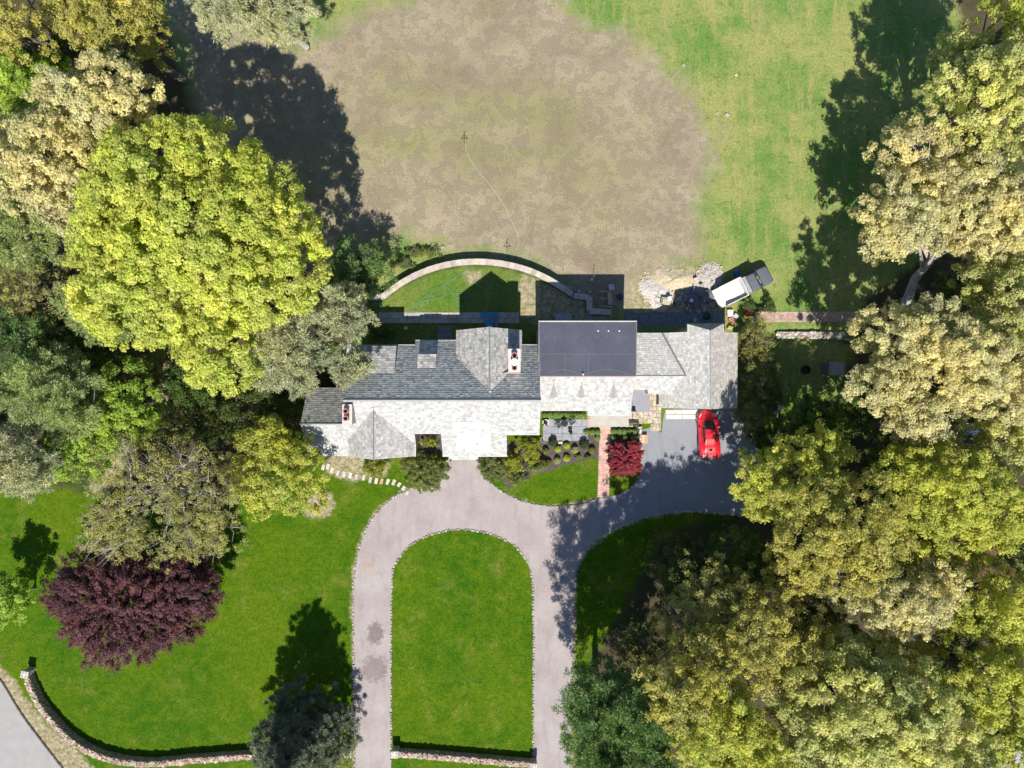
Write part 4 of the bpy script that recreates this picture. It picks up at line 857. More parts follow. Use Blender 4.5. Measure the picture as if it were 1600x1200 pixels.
tree('yew_tree', 'dim green undergrowth at the left of the sunny tree', 'dark', [(1380, 780, 4, 60, 60, 2.4), (1450, 920, 4, 60, 40, 2.4)], group=GR)
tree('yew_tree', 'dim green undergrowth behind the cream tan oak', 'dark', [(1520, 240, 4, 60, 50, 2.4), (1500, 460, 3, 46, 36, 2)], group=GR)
tree('bare_tree', 'thin olive tree above the shaded ground at the drive bend', 'sparse', [(1112, 930, 9, 66, 60, 3), (1060, 985, 8, 48, 46, 2.6)], group=GR, limbs=18, twigs=60, bare=1)
tree('lilac_shrub', 'small lilac shrub with purple flowers in the shade', 'lilac', [(1005, 1000, 2.0, 12, 16, .9)], 'shrub', limbs=5, twigs=12, r0=.05, base=(1002, 990))
tree('japanese_maple', 'crimson japanese maple beside the brick walk', 'jmaple', [(976, 723, 1.15, 25, 20, .6), (991, 706, 1.2, 12, 15, .55), (964, 702, 1.0, 12, 9, .5)], limbs=14, twigs=60, r0=.09)
# foundation shrubs
def bush(label, style, lobes): return tree('shrub', label, style, lobes, 'shrub', 'foundation shrubs along the house front', limbs=6, twigs=24, r0=.06)
bush('big rounded olive shrub left of the entrance drive', 'bush', [(664, 738, .9, 34, 27, .9)])
bush('round green shrub below the front gable', 'bushyellow', [(586, 731, .7, 18, 15, .8)])
bush('grey green rounded shrub right of the entrance', 'bush', [(770, 730, .9, 22, 24, .9)])
bush('bright yellow green shrub at the house corner by the patio', 'bushyellow', [(826, 702, 1.1, 19, 20, 1.0)])
bush('bright yellow green shrub in front of the corner shrub', 'bushyellow', [(802, 726, .9, 16, 17, .9)])
bush('grey green spreading shrub at the edge of the mulch bed', 'bush', [(838, 726, .6, 16, 14, .6), (806, 750, .5, 18, 9, .5)])
bush('yellow leaved shrub in the recess beside the front gable', 'bushyellow', [(671, 690, .8, 14, 8, .7)])
bush('low green ivy patch beside the curved planter wall', 'lime', [(520, 552, .5, 24, 10, .5)])
bush('small low weedy shrub at the foot of the retaining wall', 'bush', [(662, 395, .4, 30, 7, .4), (630, 412, .4, 16, 8, .4)])
bush('dark ferny shrub against the rear wall below the terrace walk', 'bushdark', [(600, 521, 1.5, 22, 9, .6)])
# clipped balls: one mesh per shade, copied
def ball_proto(i, cols, nm):
    r = np.random.default_rng(900 + i); st = dict(leaf=(.20, .14), cr=.13, cover=3, lpc=11, cols=cols, mat=LEAF); n = 150
    d = unit(r.normal(size=(n, 3))); d[:, 2] = np.where(d[:, 2] < -.6, -d[:, 2], d[:, 2]); C = d * r.uniform(.33, .52, (n, 1)) + np.array([0, 0, .45])
    o = leaves(nm, C, d, st, r, (0, 0, 0), None); return o.data, bpy.data.objects.remove(o)
BALLS = {k: ball_proto(i, c, 'boxwood_ball')[0] for i, (k, c) in enumerate({'fresh green': ((.30, .42, .10), (.24, .36, .08), (.37, .48, .14)), 'lime': ((.42, .50, .06), (.35, .44, .05), (.50, .56, .09)), 'olive': ((.24, .26, .055), (.18, .21, .045), (.30, .31, .07)), 'pale': ((.42, .44, .19), (.34, .38, .14), (.48, .49, .24)), 'dark': ((.055, .09, .028), (.07, .11, .034), (.085, .125, .04))}.items())}
CORE = mat('twig_core', (.05, .055, .02), .9)
core_me = MB().lathe((0, 0, 0), [(.05, -.02), (.06, .1), (.26, .16), (.36, .32), (.38, .5), (.28, .7), (.1, .8)], 10).build('stem', CORE); core_data = core_me.data; bpy.data.objects.remove(core_me)
ORDN = ['first', 'second', 'third', 'fourth', 'fifth', 'sixth', 'seventh', 'eighth', 'ninth']
def ball(px, py, dpx, shade, label, group):
    s = dpx * S * .80; p = P(px, py, .5); o = empty('boxwood_ball', (p.x, p.y, 0), label, 'shrub', group); o.scale = (s, s, s * .95); o.rotation_euler[2] = random.uniform(0, 6)
    for nm, dt in (('foliage', BALLS[shade]), ('stem', core_data)): linked(bpy.data.objects.new(nm, dt), o)
for i, x in enumerate((852, 860, 869, 877, 886, 894, 903, 911)): ball(x, 649.5, 10.5 + (i % 3) * .8, 'fresh green', ORDN[i] + ' boxwood ball from the left in the hedge behind the patio', 'boxwood hedge behind the patio')
for i, (x, y) in enumerate(((917, 676), (926, 676), (934.5, 676), (934.5, 684.5))): ball(x, y, 10, 'fresh green', ('left', 'middle', 'right', 'lowest')[i] + ' boxwood ball of the hedge at left of the brick walk', 'boxwood hedge left of the brick walk')
for i, x in enumerate((960, 968, 977, 985, 992)): ball(x, 675, 10.5, 'fresh green', ORDN[i] + ' boxwood ball from the left behind the crimson maple, back row', 'boxwood hedge behind the crimson maple')
for i, x in enumerate((959, 978, 990)): ball(x, 684, 10, ('fresh green', 'olive', 'fresh green')[i], ORDN[i] + ' boxwood ball from the left behind the crimson maple, front row', 'boxwood hedge behind the crimson maple')
for x, y, dd, sh, lb in ((853, 705, 12, 'olive', 'olive ball shrub at the left end of the mulch bed upper row'), (872, 702, 12, 'lime', 'lime ball shrub just right of the left cone in the mulch bed'), (885.5, 697, 12, 'lime', 'lime ball shrub casting a long shadow at the patio edge'), (898.5, 703, 13, 'pale', 'pale ball shrub in the middle of the mulch bed'), (925.5, 704, 13, 'olive', 'olive ball shrub at the right end of the mulch bed next to the walk'),
                         (857, 723.5, 12, 'olive', 'olive ball shrub at the left end of the mulch bed lower row'), (871, 720, 12, 'pale', 'pale ball shrub with a white rock in the lower row'), (886, 716.5, 12.5, 'lime', 'brightest lime ball shrub in the lower row'), (903.5, 714.5, 11, 'olive', 'brownish olive ball shrub in the lower row'), (919.5, 716, 12, 'olive', 'yellow olive ball shrub at the right end of the lower row'),
                         (864, 691, 15, 'dark', 'dark cone shrub at the left patio edge'), (912.5, 694, 16, 'dark', 'dark cone shrub at the right patio edge')):
    ball(x, y, dd, sh, lb, 'clipped shrubs in the mulch bed')

# ------------------------------------------------------------------ vehicles
random.seed(41)
def lerpk(t, keys):
    for (a, va), (b, vb) in zip(keys[:-1], keys[1:]):
        if t <= b:
            f = (t - a) / (b - a); f = f * f * (3 - 2 * f); return va + (vb - va) * f
    return keys[-1][1]
def sports_car(px, py, rz, label):
    p = P(px, py, .6); car = empty('sports_car', (p.x, p.y, 0), label, 'car', rz=rz)
    RED = NT('car_red'); RED.b.inputs['Coat Weight'].default_value = .5; RED.b.inputs['Coat Roughness'].default_value = .06; RED = RED.done((.50, .010, .022), .36, .5)
    TL = NT('car_glass').done((.012, .016, .016), .06, .7); LAMP = mat('lamp_glass', (.6, .6, .58), .15, 5, .05, 0, .6); TAIL = mat('tail_red', (.25, .01, .01), .2, 5, .05, 0)
    Lc = 4.63; nt, ns = 60, 33
    wk = [(0, .74), (.03, .86), (.09, .955), (.17, .985), (.27, .94), (.42, .92), (.55, .93), (.68, .985), (.8, 1.0), (.93, .97), (1, .92)]
    hk = [(0, .42), (.05, .58), (.16, .70), (.25, .78), (.4, .84), (.6, .92), (.75, .95), (.92, .97), (1, .90)]
    ck = [(0, 0), (.24, .02), (.30, .14), (.42, .40), (.50, .42), (.58, .38), (.75, .20), (.93, .03), (1, 0)]
    def pt(t, s):
        w = lerpk(t, wk); hb = lerpk(t, hk); hc = lerpk(t, ck); a = abs(s)
        side = 1 - max(0, (a - .45) / .33); side = max(0, min(1, side)); side = side * side * (3 - 2 * side)
        z = hb * (1 - .10 * a ** 6) + hc * side
        fen = math.exp(-((t - .16) / .09) ** 2) * .06 + math.exp(-((t - .8) / .11) ** 2) * .05
        z += fen * math.exp(-((a - .80) / .16) ** 2)
        if .2 < t < .7: z -= .05 * math.exp(-((a - .86) / .10) ** 2)
        y = Lc / 2 - t * Lc - (.34 * a * a * max(0, 1 - t / .22) if t < .22 else 0) + (.12 * a * a * max(0, (t - .85) / .15) if t > .85 else 0)
        x = s * w * 1.0 * (1 if a < .999 else 1.0)
        return (x, y, z)
    V = [pt(i / nt, -1 + 2 * j / ns) for i in range(nt + 1) for j in range(ns + 1)]
    parts = {'body': [], 'windshield': [], 'side_window': [], 'side_window2': [], 'engine_window': []}
    for i in range(nt):
        for j in range(ns):
            t = (i + .5) / nt; s = -1 + 2 * (j + .5) / ns; a = abs(s); k = 'body'
            if .235 + .05 * a * a < t < .405 and a < .61 - (t - .24) * .55: k = 'windshield'
            elif .33 < t < .66 and .545 + (.12 if t < .36 else 0) < a < .70 - max(0, t - .5) * .5: k = 'side_window' if s < 0 else 'side_window2'
            elif .845 < t < .885 and -.02 < s < .30 and False: k = 'engine_window'
            elif .80 < t < .845 and a < .17: k = 'engine_window'
            parts[k].append((i * (ns + 1) + j, i * (ns + 1) + j + 1, (i + 1) * (ns + 1) + j + 1, (i + 1) * (ns + 1) + j))
    body = None
    for k, fs in parts.items():
        if not fs: continue
        used = sorted({v for f in fs for v in f}); mp = {v: n for n, v in enumerate(used)}; m = MB(); m.add([V[v] for v in used], [tuple(mp[v] for v in f)[::-1] for f in fs])
        if k == 'body':
            ring = [i * (ns + 1) for i in range(nt + 1)] + [nt * (ns + 1) + j for j in range(1, ns + 1)] + [i * (ns + 1) + ns for i in range(nt - 1, -1, -1)] + [j for j in range(ns - 1, 0, -1)]
            low = [(V[v][0] * .97, V[v][1] * .985, .2) for v in ring]; midr = [(V[v][0] * 1.03, V[v][1] * 1.005, V[v][2] * .72) for v in ring]; n = len(ring)
            b0 = len(m.v); m.add([V[v] for v in ring] + midr + low, [(r0 + i, r0 + (i + 1) % n, r0 + n + (i + 1) % n, r0 + n + i) for r0 in (0, n) for i in range(n)] + [tuple(range(2 * n, 3 * n))])
        o = m.build({'side_window2': 'side_window'}.get(k, k), RED if k == 'body' else TL, car, smooth=True)
        if k == 'body': body = o
    for sx in (-1, 1):
        w = MB().bar((sx * .80, .62, .93), (sx * 1.06, .60, .95), .16, .12).build('mirror', RED, car, .03)
        for y in (1.38, -1.35):
            wh = MB().cyl((sx * .78, y, .34), (sx * .99, y, .34), .34, n=20).build('wheel', RUBBER, car); MB().cyl((sx * .985, y, .34), (sx * 1.0, y, .34), .22, n=16).build('rim', STEEL, wh)
        a, b = pt(.07, sx * .62), pt(.14, sx * .84); MB().bar((a[0], a[1], a[2] + .012), (b[0], b[1], b[2] + .012), .09, .02).build('headlight', LAMP, car)
        MB().box((sx * .66, -Lc / 2 - .02, .80), (.34, .05, .12)).build('tail_light', TAIL, car)
        pts = [Vector(pt(t_, sx * .36)) + Vector((0, 0, .012)) for t_ in (.62, .68, .74, .8, .86, .9)]; MB().tube(pts, .013, 4).build('engine_cover_line', mat('panel_gap', (.05, .002, .004), .5), body)
        pts = [Vector(pt(t_, sx * (.30 + (.2 - t_) * 1.3))) + Vector((0, 0, .002)) for t_ in (.08, .12, .16, .2, .235)]; MB().tube(pts, .009, 4).build('hood_line', mat('panel_gap', (.05, .002, .004), .5), body)
    a = pt(.70, -.42); b = pt(.70, .42); MB().tube([Vector(pt(.68, s / 10)) + Vector((0, 0, .004)) for s in range(-4, 5)], .013, 4).build('roof_line', mat('panel_gap', (.05, .002, .004)), body)
    MB().box((0, 1.0, .6), (.9, 1.2, .12)).build('cabin_floor', BLACKMETAL, car)
    MB().box((0, -Lc / 2 + .01, .55), (1.1, .06, .3)).build('rear_diffuser', BLACKMETAL, car)
    return car
sports_car(1107, 677.5, R(3.4), 'shiny red sports coupe parked nose to the garage')
def dump_truck(px, py, rz, label):
    p = P(px, py, 1.0); tr = empty('dump_truck', (p.x, p.y, 0), label, 'truck', rz=rz)   # local +X is forward
    GREY = NT('truck_grey').done((.105, .115, .135), .38, .5); BED = mat('bed_white', (.62, .59, .56), .7, 2, .12, .2); CH = BLACKMETAL
    MB().box((-.1, 0, .55), (4.9, .8, .22)).build('chassis', CH, tr)
    # hood and cab as lofted shapes
    def loft(name, secs, m, parent, smooth=False):
        mb = MB(); n = len(secs[0]); vs = [v for s_ in secs for v in s_]
        mb.add(vs, [(i * n + k, (i + 1) * n + k, (i + 1) * n + (k + 1) % n, i * n + (k + 1) % n) for i in range(len(secs) - 1) for k in range(n)] + [tuple(range(n)), tuple(range(len(vs) - 1, len(vs) - n - 1, -1))]); return mb.build(name, m, parent, .03, smooth)
    def sec(x, w, z0, z1, r=.12, bow=0.0): return [(x, -w, z0), (x, -w, z1 - r), (x + bow, -w + r, z1), (x + bow, 0, z1 + .03), (x + bow, w - r, z1), (x, w, z1 - r), (x, w, z0)]
    hood = loft('hood', [sec(1.25, .90, .5, 1.22), sec(1.9, .90, .5, 1.2), sec(2.35, .86, .5, 1.12), sec(2.55, .74, .52, .98)], GREY, tr)
    cab = loft('cab', [sec(.02, .88, .5, 1.25), sec(.05, .82, .6, 1.80), sec(.12, .80, .6, 1.88), sec(.70, .79, .6, 1.88), sec(.80, .79, .6, 1.84), sec(1.36, .86, .6, 1.24)], GREY, tr)
    MB().add([(.83, -.70, 1.865), (.83, .70, 1.865), (1.34, .78, 1.29), (1.34, -.78, 1.29)], [(0, 3, 2, 1)]).build('windshield', NT('truck_glass').done((.03, .05, .045), .08, .6), tr)
    for k, (x, y, w, d, cc) in enumerate(((1.02, .18, .3, .22, (.45, .55, .10)), (1.12, -.25, .42, .12, (.6, .6, .58)))):
        zz = 1.30 + (1.34 - x) * 1.127 + .012; MB().add([(x - d / 2, y - w / 2, zz + d * .56), (x - d / 2, y + w / 2, zz + d * .56), (x + d / 2, y + w / 2, zz - d * .56), (x + d / 2, y - w / 2, zz - d * .56)], [(0, 3, 2, 1)]).build('dash_paper', mat('paper_%d' % k, cc), tr)
    for s in (-1, 1):
        MB().add([(.16, s * .815, 1.72), (.80, s * .808, 1.76), (1.22, s * .875, 1.32), (.16, s * .895, 1.30)], [(0, 1, 2, 3)]).build('side_window', GLASS, tr)
        mi = MB().box((1.12, s * 1.06, 1.35), (.10, .26, .26)).build('mirror', CH, tr, .02); MB().bar((1.12, s * .86, 1.25), (1.12, s * 1.0, 1.3), .04).build('mirror_arm', CH, mi)
        MB().box((2.5, s * .58, .82), (.12, .26, .18)).build('headlight', WHITE, tr, .02); MB().box((-2.42, s * .6, .6), (.05, .2, .14)).build('tail_light', mat('tail_red', (.25, .01, .01)), tr)
        for x in (1.75, -1.35):
            wh = MB().cyl((x, s * .62, .40), (x, s * .90, .40), .40, n=20).build('wheel', RUBBER, tr); MB().cyl((x, s * .895, .40), (x, s * .91, .40), .22, n=14).build('rim', STEEL, wh)
    MB().box((2.62, 0, .55), (.14, 1.7, .22)).build('bumper', STEEL, tr, .03)
    bx0, bx1, bw = -2.55, -.32, .93
    MB().box(((bx0 + bx1) / 2, 0, .80), (bx1 - bx0, bw * 2, .08)).build('bed_floor', BED, tr)
    for s in (-1, 1): MB().box(((bx0 + bx1) / 2, s * bw, 1.10), (bx1 - bx0, .07, .66)).build('bed_side', BED, tr)
    MB().box((bx1 - .03, 0, 1.15), (.07, bw * 2, .76)).build('bed_front', BED, tr)
    MB().box((-.14, 0, 1.45), (.34, 1.62, .5)).build('tool_box', mat('toolbox', (.30, .31, .34), .5, 3, .25, .1), tr, .03)
    MB().hexa([(bx0 - .5, -bw, .50), (bx0 - .02, -bw, .80), (bx0 - .02, bw, .80), (bx0 - .5, bw, .50), (bx0 - .5, -bw, .56), (bx0 - .02, -bw, .86), (bx0 - .02, bw, .86), (bx0 - .5, bw, .56)]).build('tailgate', BED, tr)
    # stone dust load
    n = 18; r = np.random.default_rng(5); m = MB(); vs = []
    for i in range(n):
        for j in range(n):
            u, v = i / (n - 1), j / (n - 1); z = .86 + .22 * math.sin(math.pi * v) ** .7 * (1 - .35 * u) * (.4 + .6 * math.sin(math.pi * min(1, u * 1.1 + .12))) + r.uniform(-.015, .015)
            vs.append((bx1 - .1 - u * (bx1 - bx0 - .16), -bw + .06 + v * (2 * bw - .12), z))
    m.add(vs, [(i * n + j, i * n + j + 1, (i + 1) * n + j + 1, (i + 1) * n + j) for i in range(n - 1) for j in range(n - 1)]); m.build('load', mat('stone_dust', (.64, .61, .58), .95, 6, .15, .6), tr, smooth=True)
    return tr
dump_truck(1166, 445.5, math.atan2(20, 41), 'small grey dump truck with white open bed on the back lawn')

# ------------------------------------------------------------------ building materials behind the house
def mound(name, label, px, py, rx, ry, h, col, seed, cat='heap', rough=1.0, n=30):
    p = P(px, py); r = np.random.default_rng(seed); root = MB(); vs = []; fs = []; rings = 12; ph = r.uniform(0, 6.28, 4)
    for i in range(rings + 1):
        for k in range(n):
            a = 2 * math.pi * k / n; f = i / rings; rr = f * (1 + .14 * math.sin(2 * a + ph[0]) + .10 * math.sin(3 * a + ph[1]) + .07 * math.sin(7 * a + ph[2])); z = h * (math.cos(f * math.pi / 2) ** 1.3) * (1 + .12 * math.sin(3 * a + ph[3])) + r.uniform(-.02, .02) * rough * (f < .95)
            vs.append((p.x + rr * rx * S * math.cos(a), p.y + rr * ry * S * math.sin(a), max(z, -.01) + (.016 if f < 1 else -.03)))
    fs = [(i * n + k, i * n + (k + 1) % n, (i + 1) * n + (k + 1) % n, (i + 1) * n + k) for i in range(rings) for k in range(n)]
    o = root.add(vs, fs).build(name, mat(name + '_%d' % seed, col, .95, 5, .3, .8), org=(p.x, p.y, 0), smooth=True); return tag(o, label, cat)
mound('stone_dust_heap', 'pale stone dust heap beside the wheelbarrow', 1027, 458, 27, 26, .30, (.50, .46, .42), 1)
mound('sand_heap', 'yellow tan sand heap left of the truck', 1050, 438, 34, 22, .38, (.50, .41, .28), 2)
mound('gravel_heap', 'gravel heap with the garage roof shadow in its dark colour, between barrow and truck', 1092, 465, 26, 20, .45, (.16, .155, .16), 3, rough=2.5)  # garage wing's cast shadow is put into this heap's dark colour
mound('rubble_heap', 'grey stone rubble spill at the back of the truck', 1108, 432, 24, 20, .22, (.42, .385, .35), 4, rough=3)
sc_ = MB(); random.seed(77)
for _ in range(520):
    a_ = random.uniform(0, 6.28); q_ = random.random() ** .6; cx_, cy_, rx_, ry_ = random.choice(((1040, 445, 44, 30), (1108, 430, 24, 22), (1025, 462, 22, 24), (1090, 470, 30, 20)))
    p_ = P(cx_ + rx_ * q_ * math.cos(a_), cy_ + ry_ * q_ * math.sin(a_)); s_ = random.uniform(.06, .2); stone_at(sc_, (p_.x, p_.y, .05 + random.uniform(0, .28) * (1 - q_)), (s_, s_ * .8, s_ * .6), a_, vary(random.choice(((.50, .46, .41), (.44, .40, .37), (.52, .44, .33))), .25), .25)
tag(sc_.build('rubble', STONE, org=tuple(P(1060, 450))), 'scattered pale broken stone between heaps and truck', 'rubble', kind='stuff')
def rock(px, py, z, d, col, label, group):
    p = P(px, py, z); m = MB(); stone_at(m, (p.x, p.y, z + d[2] / 2), d, random.uniform(0, 3), col, .25); tag(m.build('rock', STONE, org=(p.x, p.y, z)), label, 'stone', group)
LS = ['tan boulder topping the rubble heap edge', 'mid grey stone on the gravel heap top', 'small stone at the upper rubble spill', 'grey stone at the right of the rubble spill', 'light stone nearest the truck bed', 'dark stone at the top left of the gravel heap', 'dark stone at the lower middle of the gravel heap', 'largest grey stone on the gravel heap', 'dark stone at the left foot of the gravel heap', 'blackish stone at the right foot of the gravel heap', 'small blackish stone below the gravel heap', 'pale stone on the grass above the rubble spill']
for (x, y, z, s_, c) in ((1087, 437, .28, .42, (.55, .46, .34)), (1096, 446, .4, .3, (.40, .37, .34)), (1104, 424, .15, .26, (.42, .38, .35)), (1112, 441, .15, .3, (.38, .34, .32)), (1116, 425, .05, .22, (.5, .45, .4)), (1084, 455, .45, .28, (.20, .2, .22)), (1100, 470, .35, .3, (.22, .22, .24)), (1105, 456, .3, .34, (.3, .29, .3)), (1076, 478, .2, .24, (.24, .24, .26)), (1112, 480, .1, .3, (.2, .21, .24)), (1090, 482, .15, .22, (.19, .2, .22)), (1122, 418, .0, .2, (.55, .5, .44))):
    rock(x, y, z, (s_, s_ * .8, s_ * .6), c, LS.pop(0), 'loose stones behind the truck')
for i, (x, y, s_) in enumerate(((893, 452, .35), (899, 455, .3), (905, 457, .4), (911, 459, .35), (903, 461, .25), (921, 457, .35), (888, 449, .28), (915, 461, .22))):
    rock(x, y, 0, (s_, s_ * .75, s_ * .7), vary((.30, .31, .31), .2), ORDN[sorted((893, 899, 905, 911, 903, 921, 888, 915)).index(x)] + ' grey stone from the left along the terrace wall foot', 'stones at the terrace wall foot')
for i, (x, y, s_) in enumerate(((692, 387, .5), (683, 394, .4), (703, 383, .35), (1135, 180, .55), (1150, 118, .4), (1068, 103, .5), (1120, 177, .35))):
    rock(x, y, 0, (s_ * .75, s_ * .5, s_ * .35), vary((.40, .36, .30), .15), ('pale stone on the bank above the curved wall, middle', 'pale stone on the bank above the curved wall, leftmost', 'pale stone on the bank above the curved wall, rightmost', 'large pale stone on the back lawn near the field edge', 'pale stone farthest right on the back lawn', 'topmost pale stone on the back lawn', 'small pale stone beside the large one')[i], 'pale stones on grass')
# wheelbarrow
p = P(1042, 472, .4); wb = empty('wheelbarrow', (p.x, p.y, 0), 'wheelbarrow with tan tray on the pale heap', 'wheelbarrow', rz=R(-8))
TRAY = mat('tray_tan', (.42, .38, .29), .5)
z0, z1 = .38, .66
MB().add([(-.42, -.26, z0), (.30, -.24, z0), (.30, .24, z0), (-.42, .26, z0), (-.60, -.38, z1), (.52, -.36, z1), (.52, .36, z1), (-.60, .38, z1)], [(0, 1, 2, 3), (0, 4, 5, 1), (1, 5, 6, 2), (2, 6, 7, 3), (3, 7, 4, 0)]).build('tray', TRAY, wb)
MB().box((-.05, 0, .50), (.8, .56, .2)).build('load', mat('tray_load', (.40, .39, .30), .9, 6, .2, .6), wb, .05)
wh = MB().cyl((.72, -.05, .2), (.72, .05, .2), .2, n=16).build('wheel', RUBBER, wb); MB().cyl((.72, -.06, .2), (.72, .06, .2), .08, n=10).build('hub', STEEL, wb)
for s in (-1, 1):
    MB().tube([(.72, s * .07, .2), (.2, s * .2, .36), (-.6, s * .28, .42), (-1.15, s * .32, .55)], .022, 6).build('handle', BLACKMETAL, wb); MB().bar((-.4, s * .26, .38), (-.45, s * .28, 0), .03).build('leg', BLACKMETAL, wb)
# plastic bag, bucket things
def bucket(px, py, z, r_, h, m, label, name='bucket', rim=None):
    p = P(px, py, z); root = empty(name, (p.x, p.y, z), label, 'bucket')
    MB().lathe((p.x, p.y, z), [(r_ * .82, 0), (r_, h), (r_ * .93, h), (r_ * .8, h * .55)], 18).build('tub', m, root); MB().lathe((p.x, p.y, z + h - .03), [(r_ * 1.0, 0), (r_ * 1.06, .015), (r_ * 1.06, .035), (r_ * .95, .035)], 18).build('rim', rim or m, root)
    MB().tube([(p.x + r_ * math.cos(a), p.y + r_ * math.sin(a) * .35, z + h - .02 + .12 * math.sin(a)) for a in [i * math.pi / 8 for i in range(9)]], .006, 4).build('handle', STEEL, root)
PLW = mat('plastic_white', (.7, .7, .68), .4, 5, .05, .05); PLB = mat('plastic_black', (.02, .02, .022), .5, 5, .1, .05)
bucket(1079, 470, .1, .17, .36, PLB, 'black bucket with white rim on the gravel heap', rim=PLW); bucket(1084.5, 500, 0, .18, .36, PLB, 'black bucket with grey rim in the gravel strip behind the garage', rim=STEEL)
bucket(1103, 495, 0, .36, .3, PLB, 'wide black tub in the shaded gravel strip', 'mixing_tub'); bucket(967.5, 465, 0, .3, .4, mat('plastic_navy', (.02, .045, .09), .4), 'dark blue bin beside the pallets', 'bin')
bucket(1149.5, 427, 0, .26, .42, mat('plastic_blue', (.02, .08, .42), .4), 'blue drum in the shadow beside the truck', 'drum'); bucket(635, 513, .9, .17, .34, mat('plastic_cream', (.65, .60, .28), .4), 'cream yellow bucket on the shaded terrace grass')
p = P(1046, 466, .7); m = MB(); stone_at(m, (p.x, p.y, .72), (.34, .4, .3), .3, (.7, .7, .7), .2); tag(m.build('cement_bag', STONE, org=(p.x, p.y, .57)), 'white cement bag propped at the wheelbarrow front', 'bag')
p = P(955, 449, .4); m = MB(); stone_at(m, (p.x, p.y, .45), (.5, .5, .35), .3, (.5, .52, .55), .25); tag(m.build('plastic_wrap', STONE, org=(p.x, p.y, .28)), 'crumpled grey plastic on the pallet end', 'plastic wrap')
m = MB(); m.cc = (.05, .16, .5); m.bar(P(1085, 447, .5), P(1082, 464, .5), .10, .05); p = P(1084, 456, .5); tag(m.build('spirit_level', STONE, org=tuple(p)), 'long blue level lying on the gravel heap', 'level')
# pallets
def pallet(px, py, z, rz, L, Wd, label, n=6):
    p = P(px, py, z); root = empty('pallet', (p.x, p.y, z), label, 'pallet', rz=rz); ORG[root.name] = Vector((0, 0, 0))
    for i in range(3): MB().box((0, (i - 1) * Wd * .45, .06), (L, .09, .09)).build('runner', WOOD, root)
    for i in range(n): MB().box((-L / 2 + (i + .5) * L / n, 0, .125), (L / n * .62, Wd, .025)).build('slat', WOOD, root)
pallet(958, 467, 0, R(0), .95, 1.25, 'wooden pallet leaning stack behind the black roof, top one', 5)
for i in range(3):
    p = P(949, 455 + i * 12, .2); m = MB(); m.box((p.x, p.y, .24 + i * .02), (1.5 - .2 * i, .14, .04), R(2 - 3 * i)); tag(m.build('lumber', WOOD, org=(p.x, p.y, .22)), ('upper', 'middle', 'lower')[i] + ' loose board on the rubble beside the pallet', 'board', 'loose boards')
p = P(953, 466, .35); m = MB(); m.box((p.x, p.y, .3), (.42, 1.2, .12), R(2)); tag(m.build('plank_stack', mat('pink_wood', (.50, .34, .26), .7, 4, .2, .2), org=(p.x, p.y, .24)), 'pinkish plank stack lying on the pallet', 'planks')
# cellar bulkhead behind black roof
p = P(880, 497, 1.4); bk = empty('bulkhead', (p.x, p.y, .9), 'grey metal bulkhead box against the wall behind the black roof', 'bulkhead')
MB().box((p.x, p.y, 1.15), (1.5, .75, .5)).build('case', mat('bulkhead_grey', (.25, .28, .33), .5), bk); MB().box((p.x, p.y, 1.42), (1.58, .82, .05)).build('lid', mat('bulkhead_lid', (.30, .33, .39), .45), bk, .01)
for s in (-1, 1): MB().bar((p.x + s * .4, p.y - .3, 1.46), (p.x + s * .4, p.y + .3, 1.46), .04, .03).build('batten', STEEL, bk)
# blue table and chair on the terrace
BLUE = mat('blue_paint', (.05, .22, .40), .5, 3, .12, .1)
def table(px, py, z, sx, sy, h, m, label, name='table'):
    p = P(px, py, z + h); root = empty(name, (p.x, p.y, z), label, name.split('_')[-1])
    MB().box((p.x, p.y, z + h), (sx, sy, .05)).build('top', m, root, .008)
    for a in (-1, 1):
        for b in (-1, 1): MB().box((p.x + a * (sx / 2 - .08), p.y + b * (sy / 2 - .07), z + h / 2), (.06, .06, h)).build('leg', m, root)
table(765, 492, .9, 1.75, .5, .75, BLUE, 'long blue bench table on the shaded terrace walk'); table(764.5, 505, .9, .72, .75, .70, BLUE, 'small square blue table beside the rear gable wall')
p = P(775, 504, 1.3); m = MB(); m.box((p.x, p.y, 1.2), (.36, .7, .08), R(4)); m.box((p.x, p.y, 1.05), (.05, .6, .3), R(4)); tag(m.build('folded_board', mat('grey_board', (.25, .26, .29)), org=(p.x, p.y, .9)), 'grey folded board leaning by the small blue table', 'board')

# ------------------------------------------------------------------ hoses, sprinklers, garden things
def hose(pp, z, r_, col, name, label, it=3):
    pts = smooth_line([P(x, y, z) for x, y in pp], it); o = MB().tube(pts, r_, 6).build('garden_hose', mat(name, col, .5, 3, .05, 0), org=tuple(pts[0])); tag(o, label, 'hose', 'garden hoses')
hose([(727, 224), (729, 240), (743, 262), (765, 288), (785, 315), (799, 345), (810, 368), (811, 382), (806, 391)], .02, .02, (.45, .41, .36), 'hose_pale', 'pale hose snaking across the bare field')
hose([(738, 416), (700, 440), (660, 466), (641, 480), (637, 488), (637, 503), (636, 510)], .95, .03, (.08, .26, .15), 'hose_green', 'green hose running straight over the terrace lawn to the bucket', 1)
hose([(640, 484), (652, 487), (658, 478), (661, 469), (680, 467), (694, 463), (697, 455), (695, 449), (699, 448), (704, 456), (716, 459), (733, 457), (736, 462), (728, 465), (714, 464), (710, 470), (713, 476), (722, 480)], .95, .03, (.09, .29, .17), 'hose_green2', 'green hose lying in loops on the terrace lawn')
hose([(594, 457), (594, 466), (595, 480)], 1.2, .04, (.05, .38, .30), 'hose_teal', 'short teal hose hanging over the left wall end', 1)
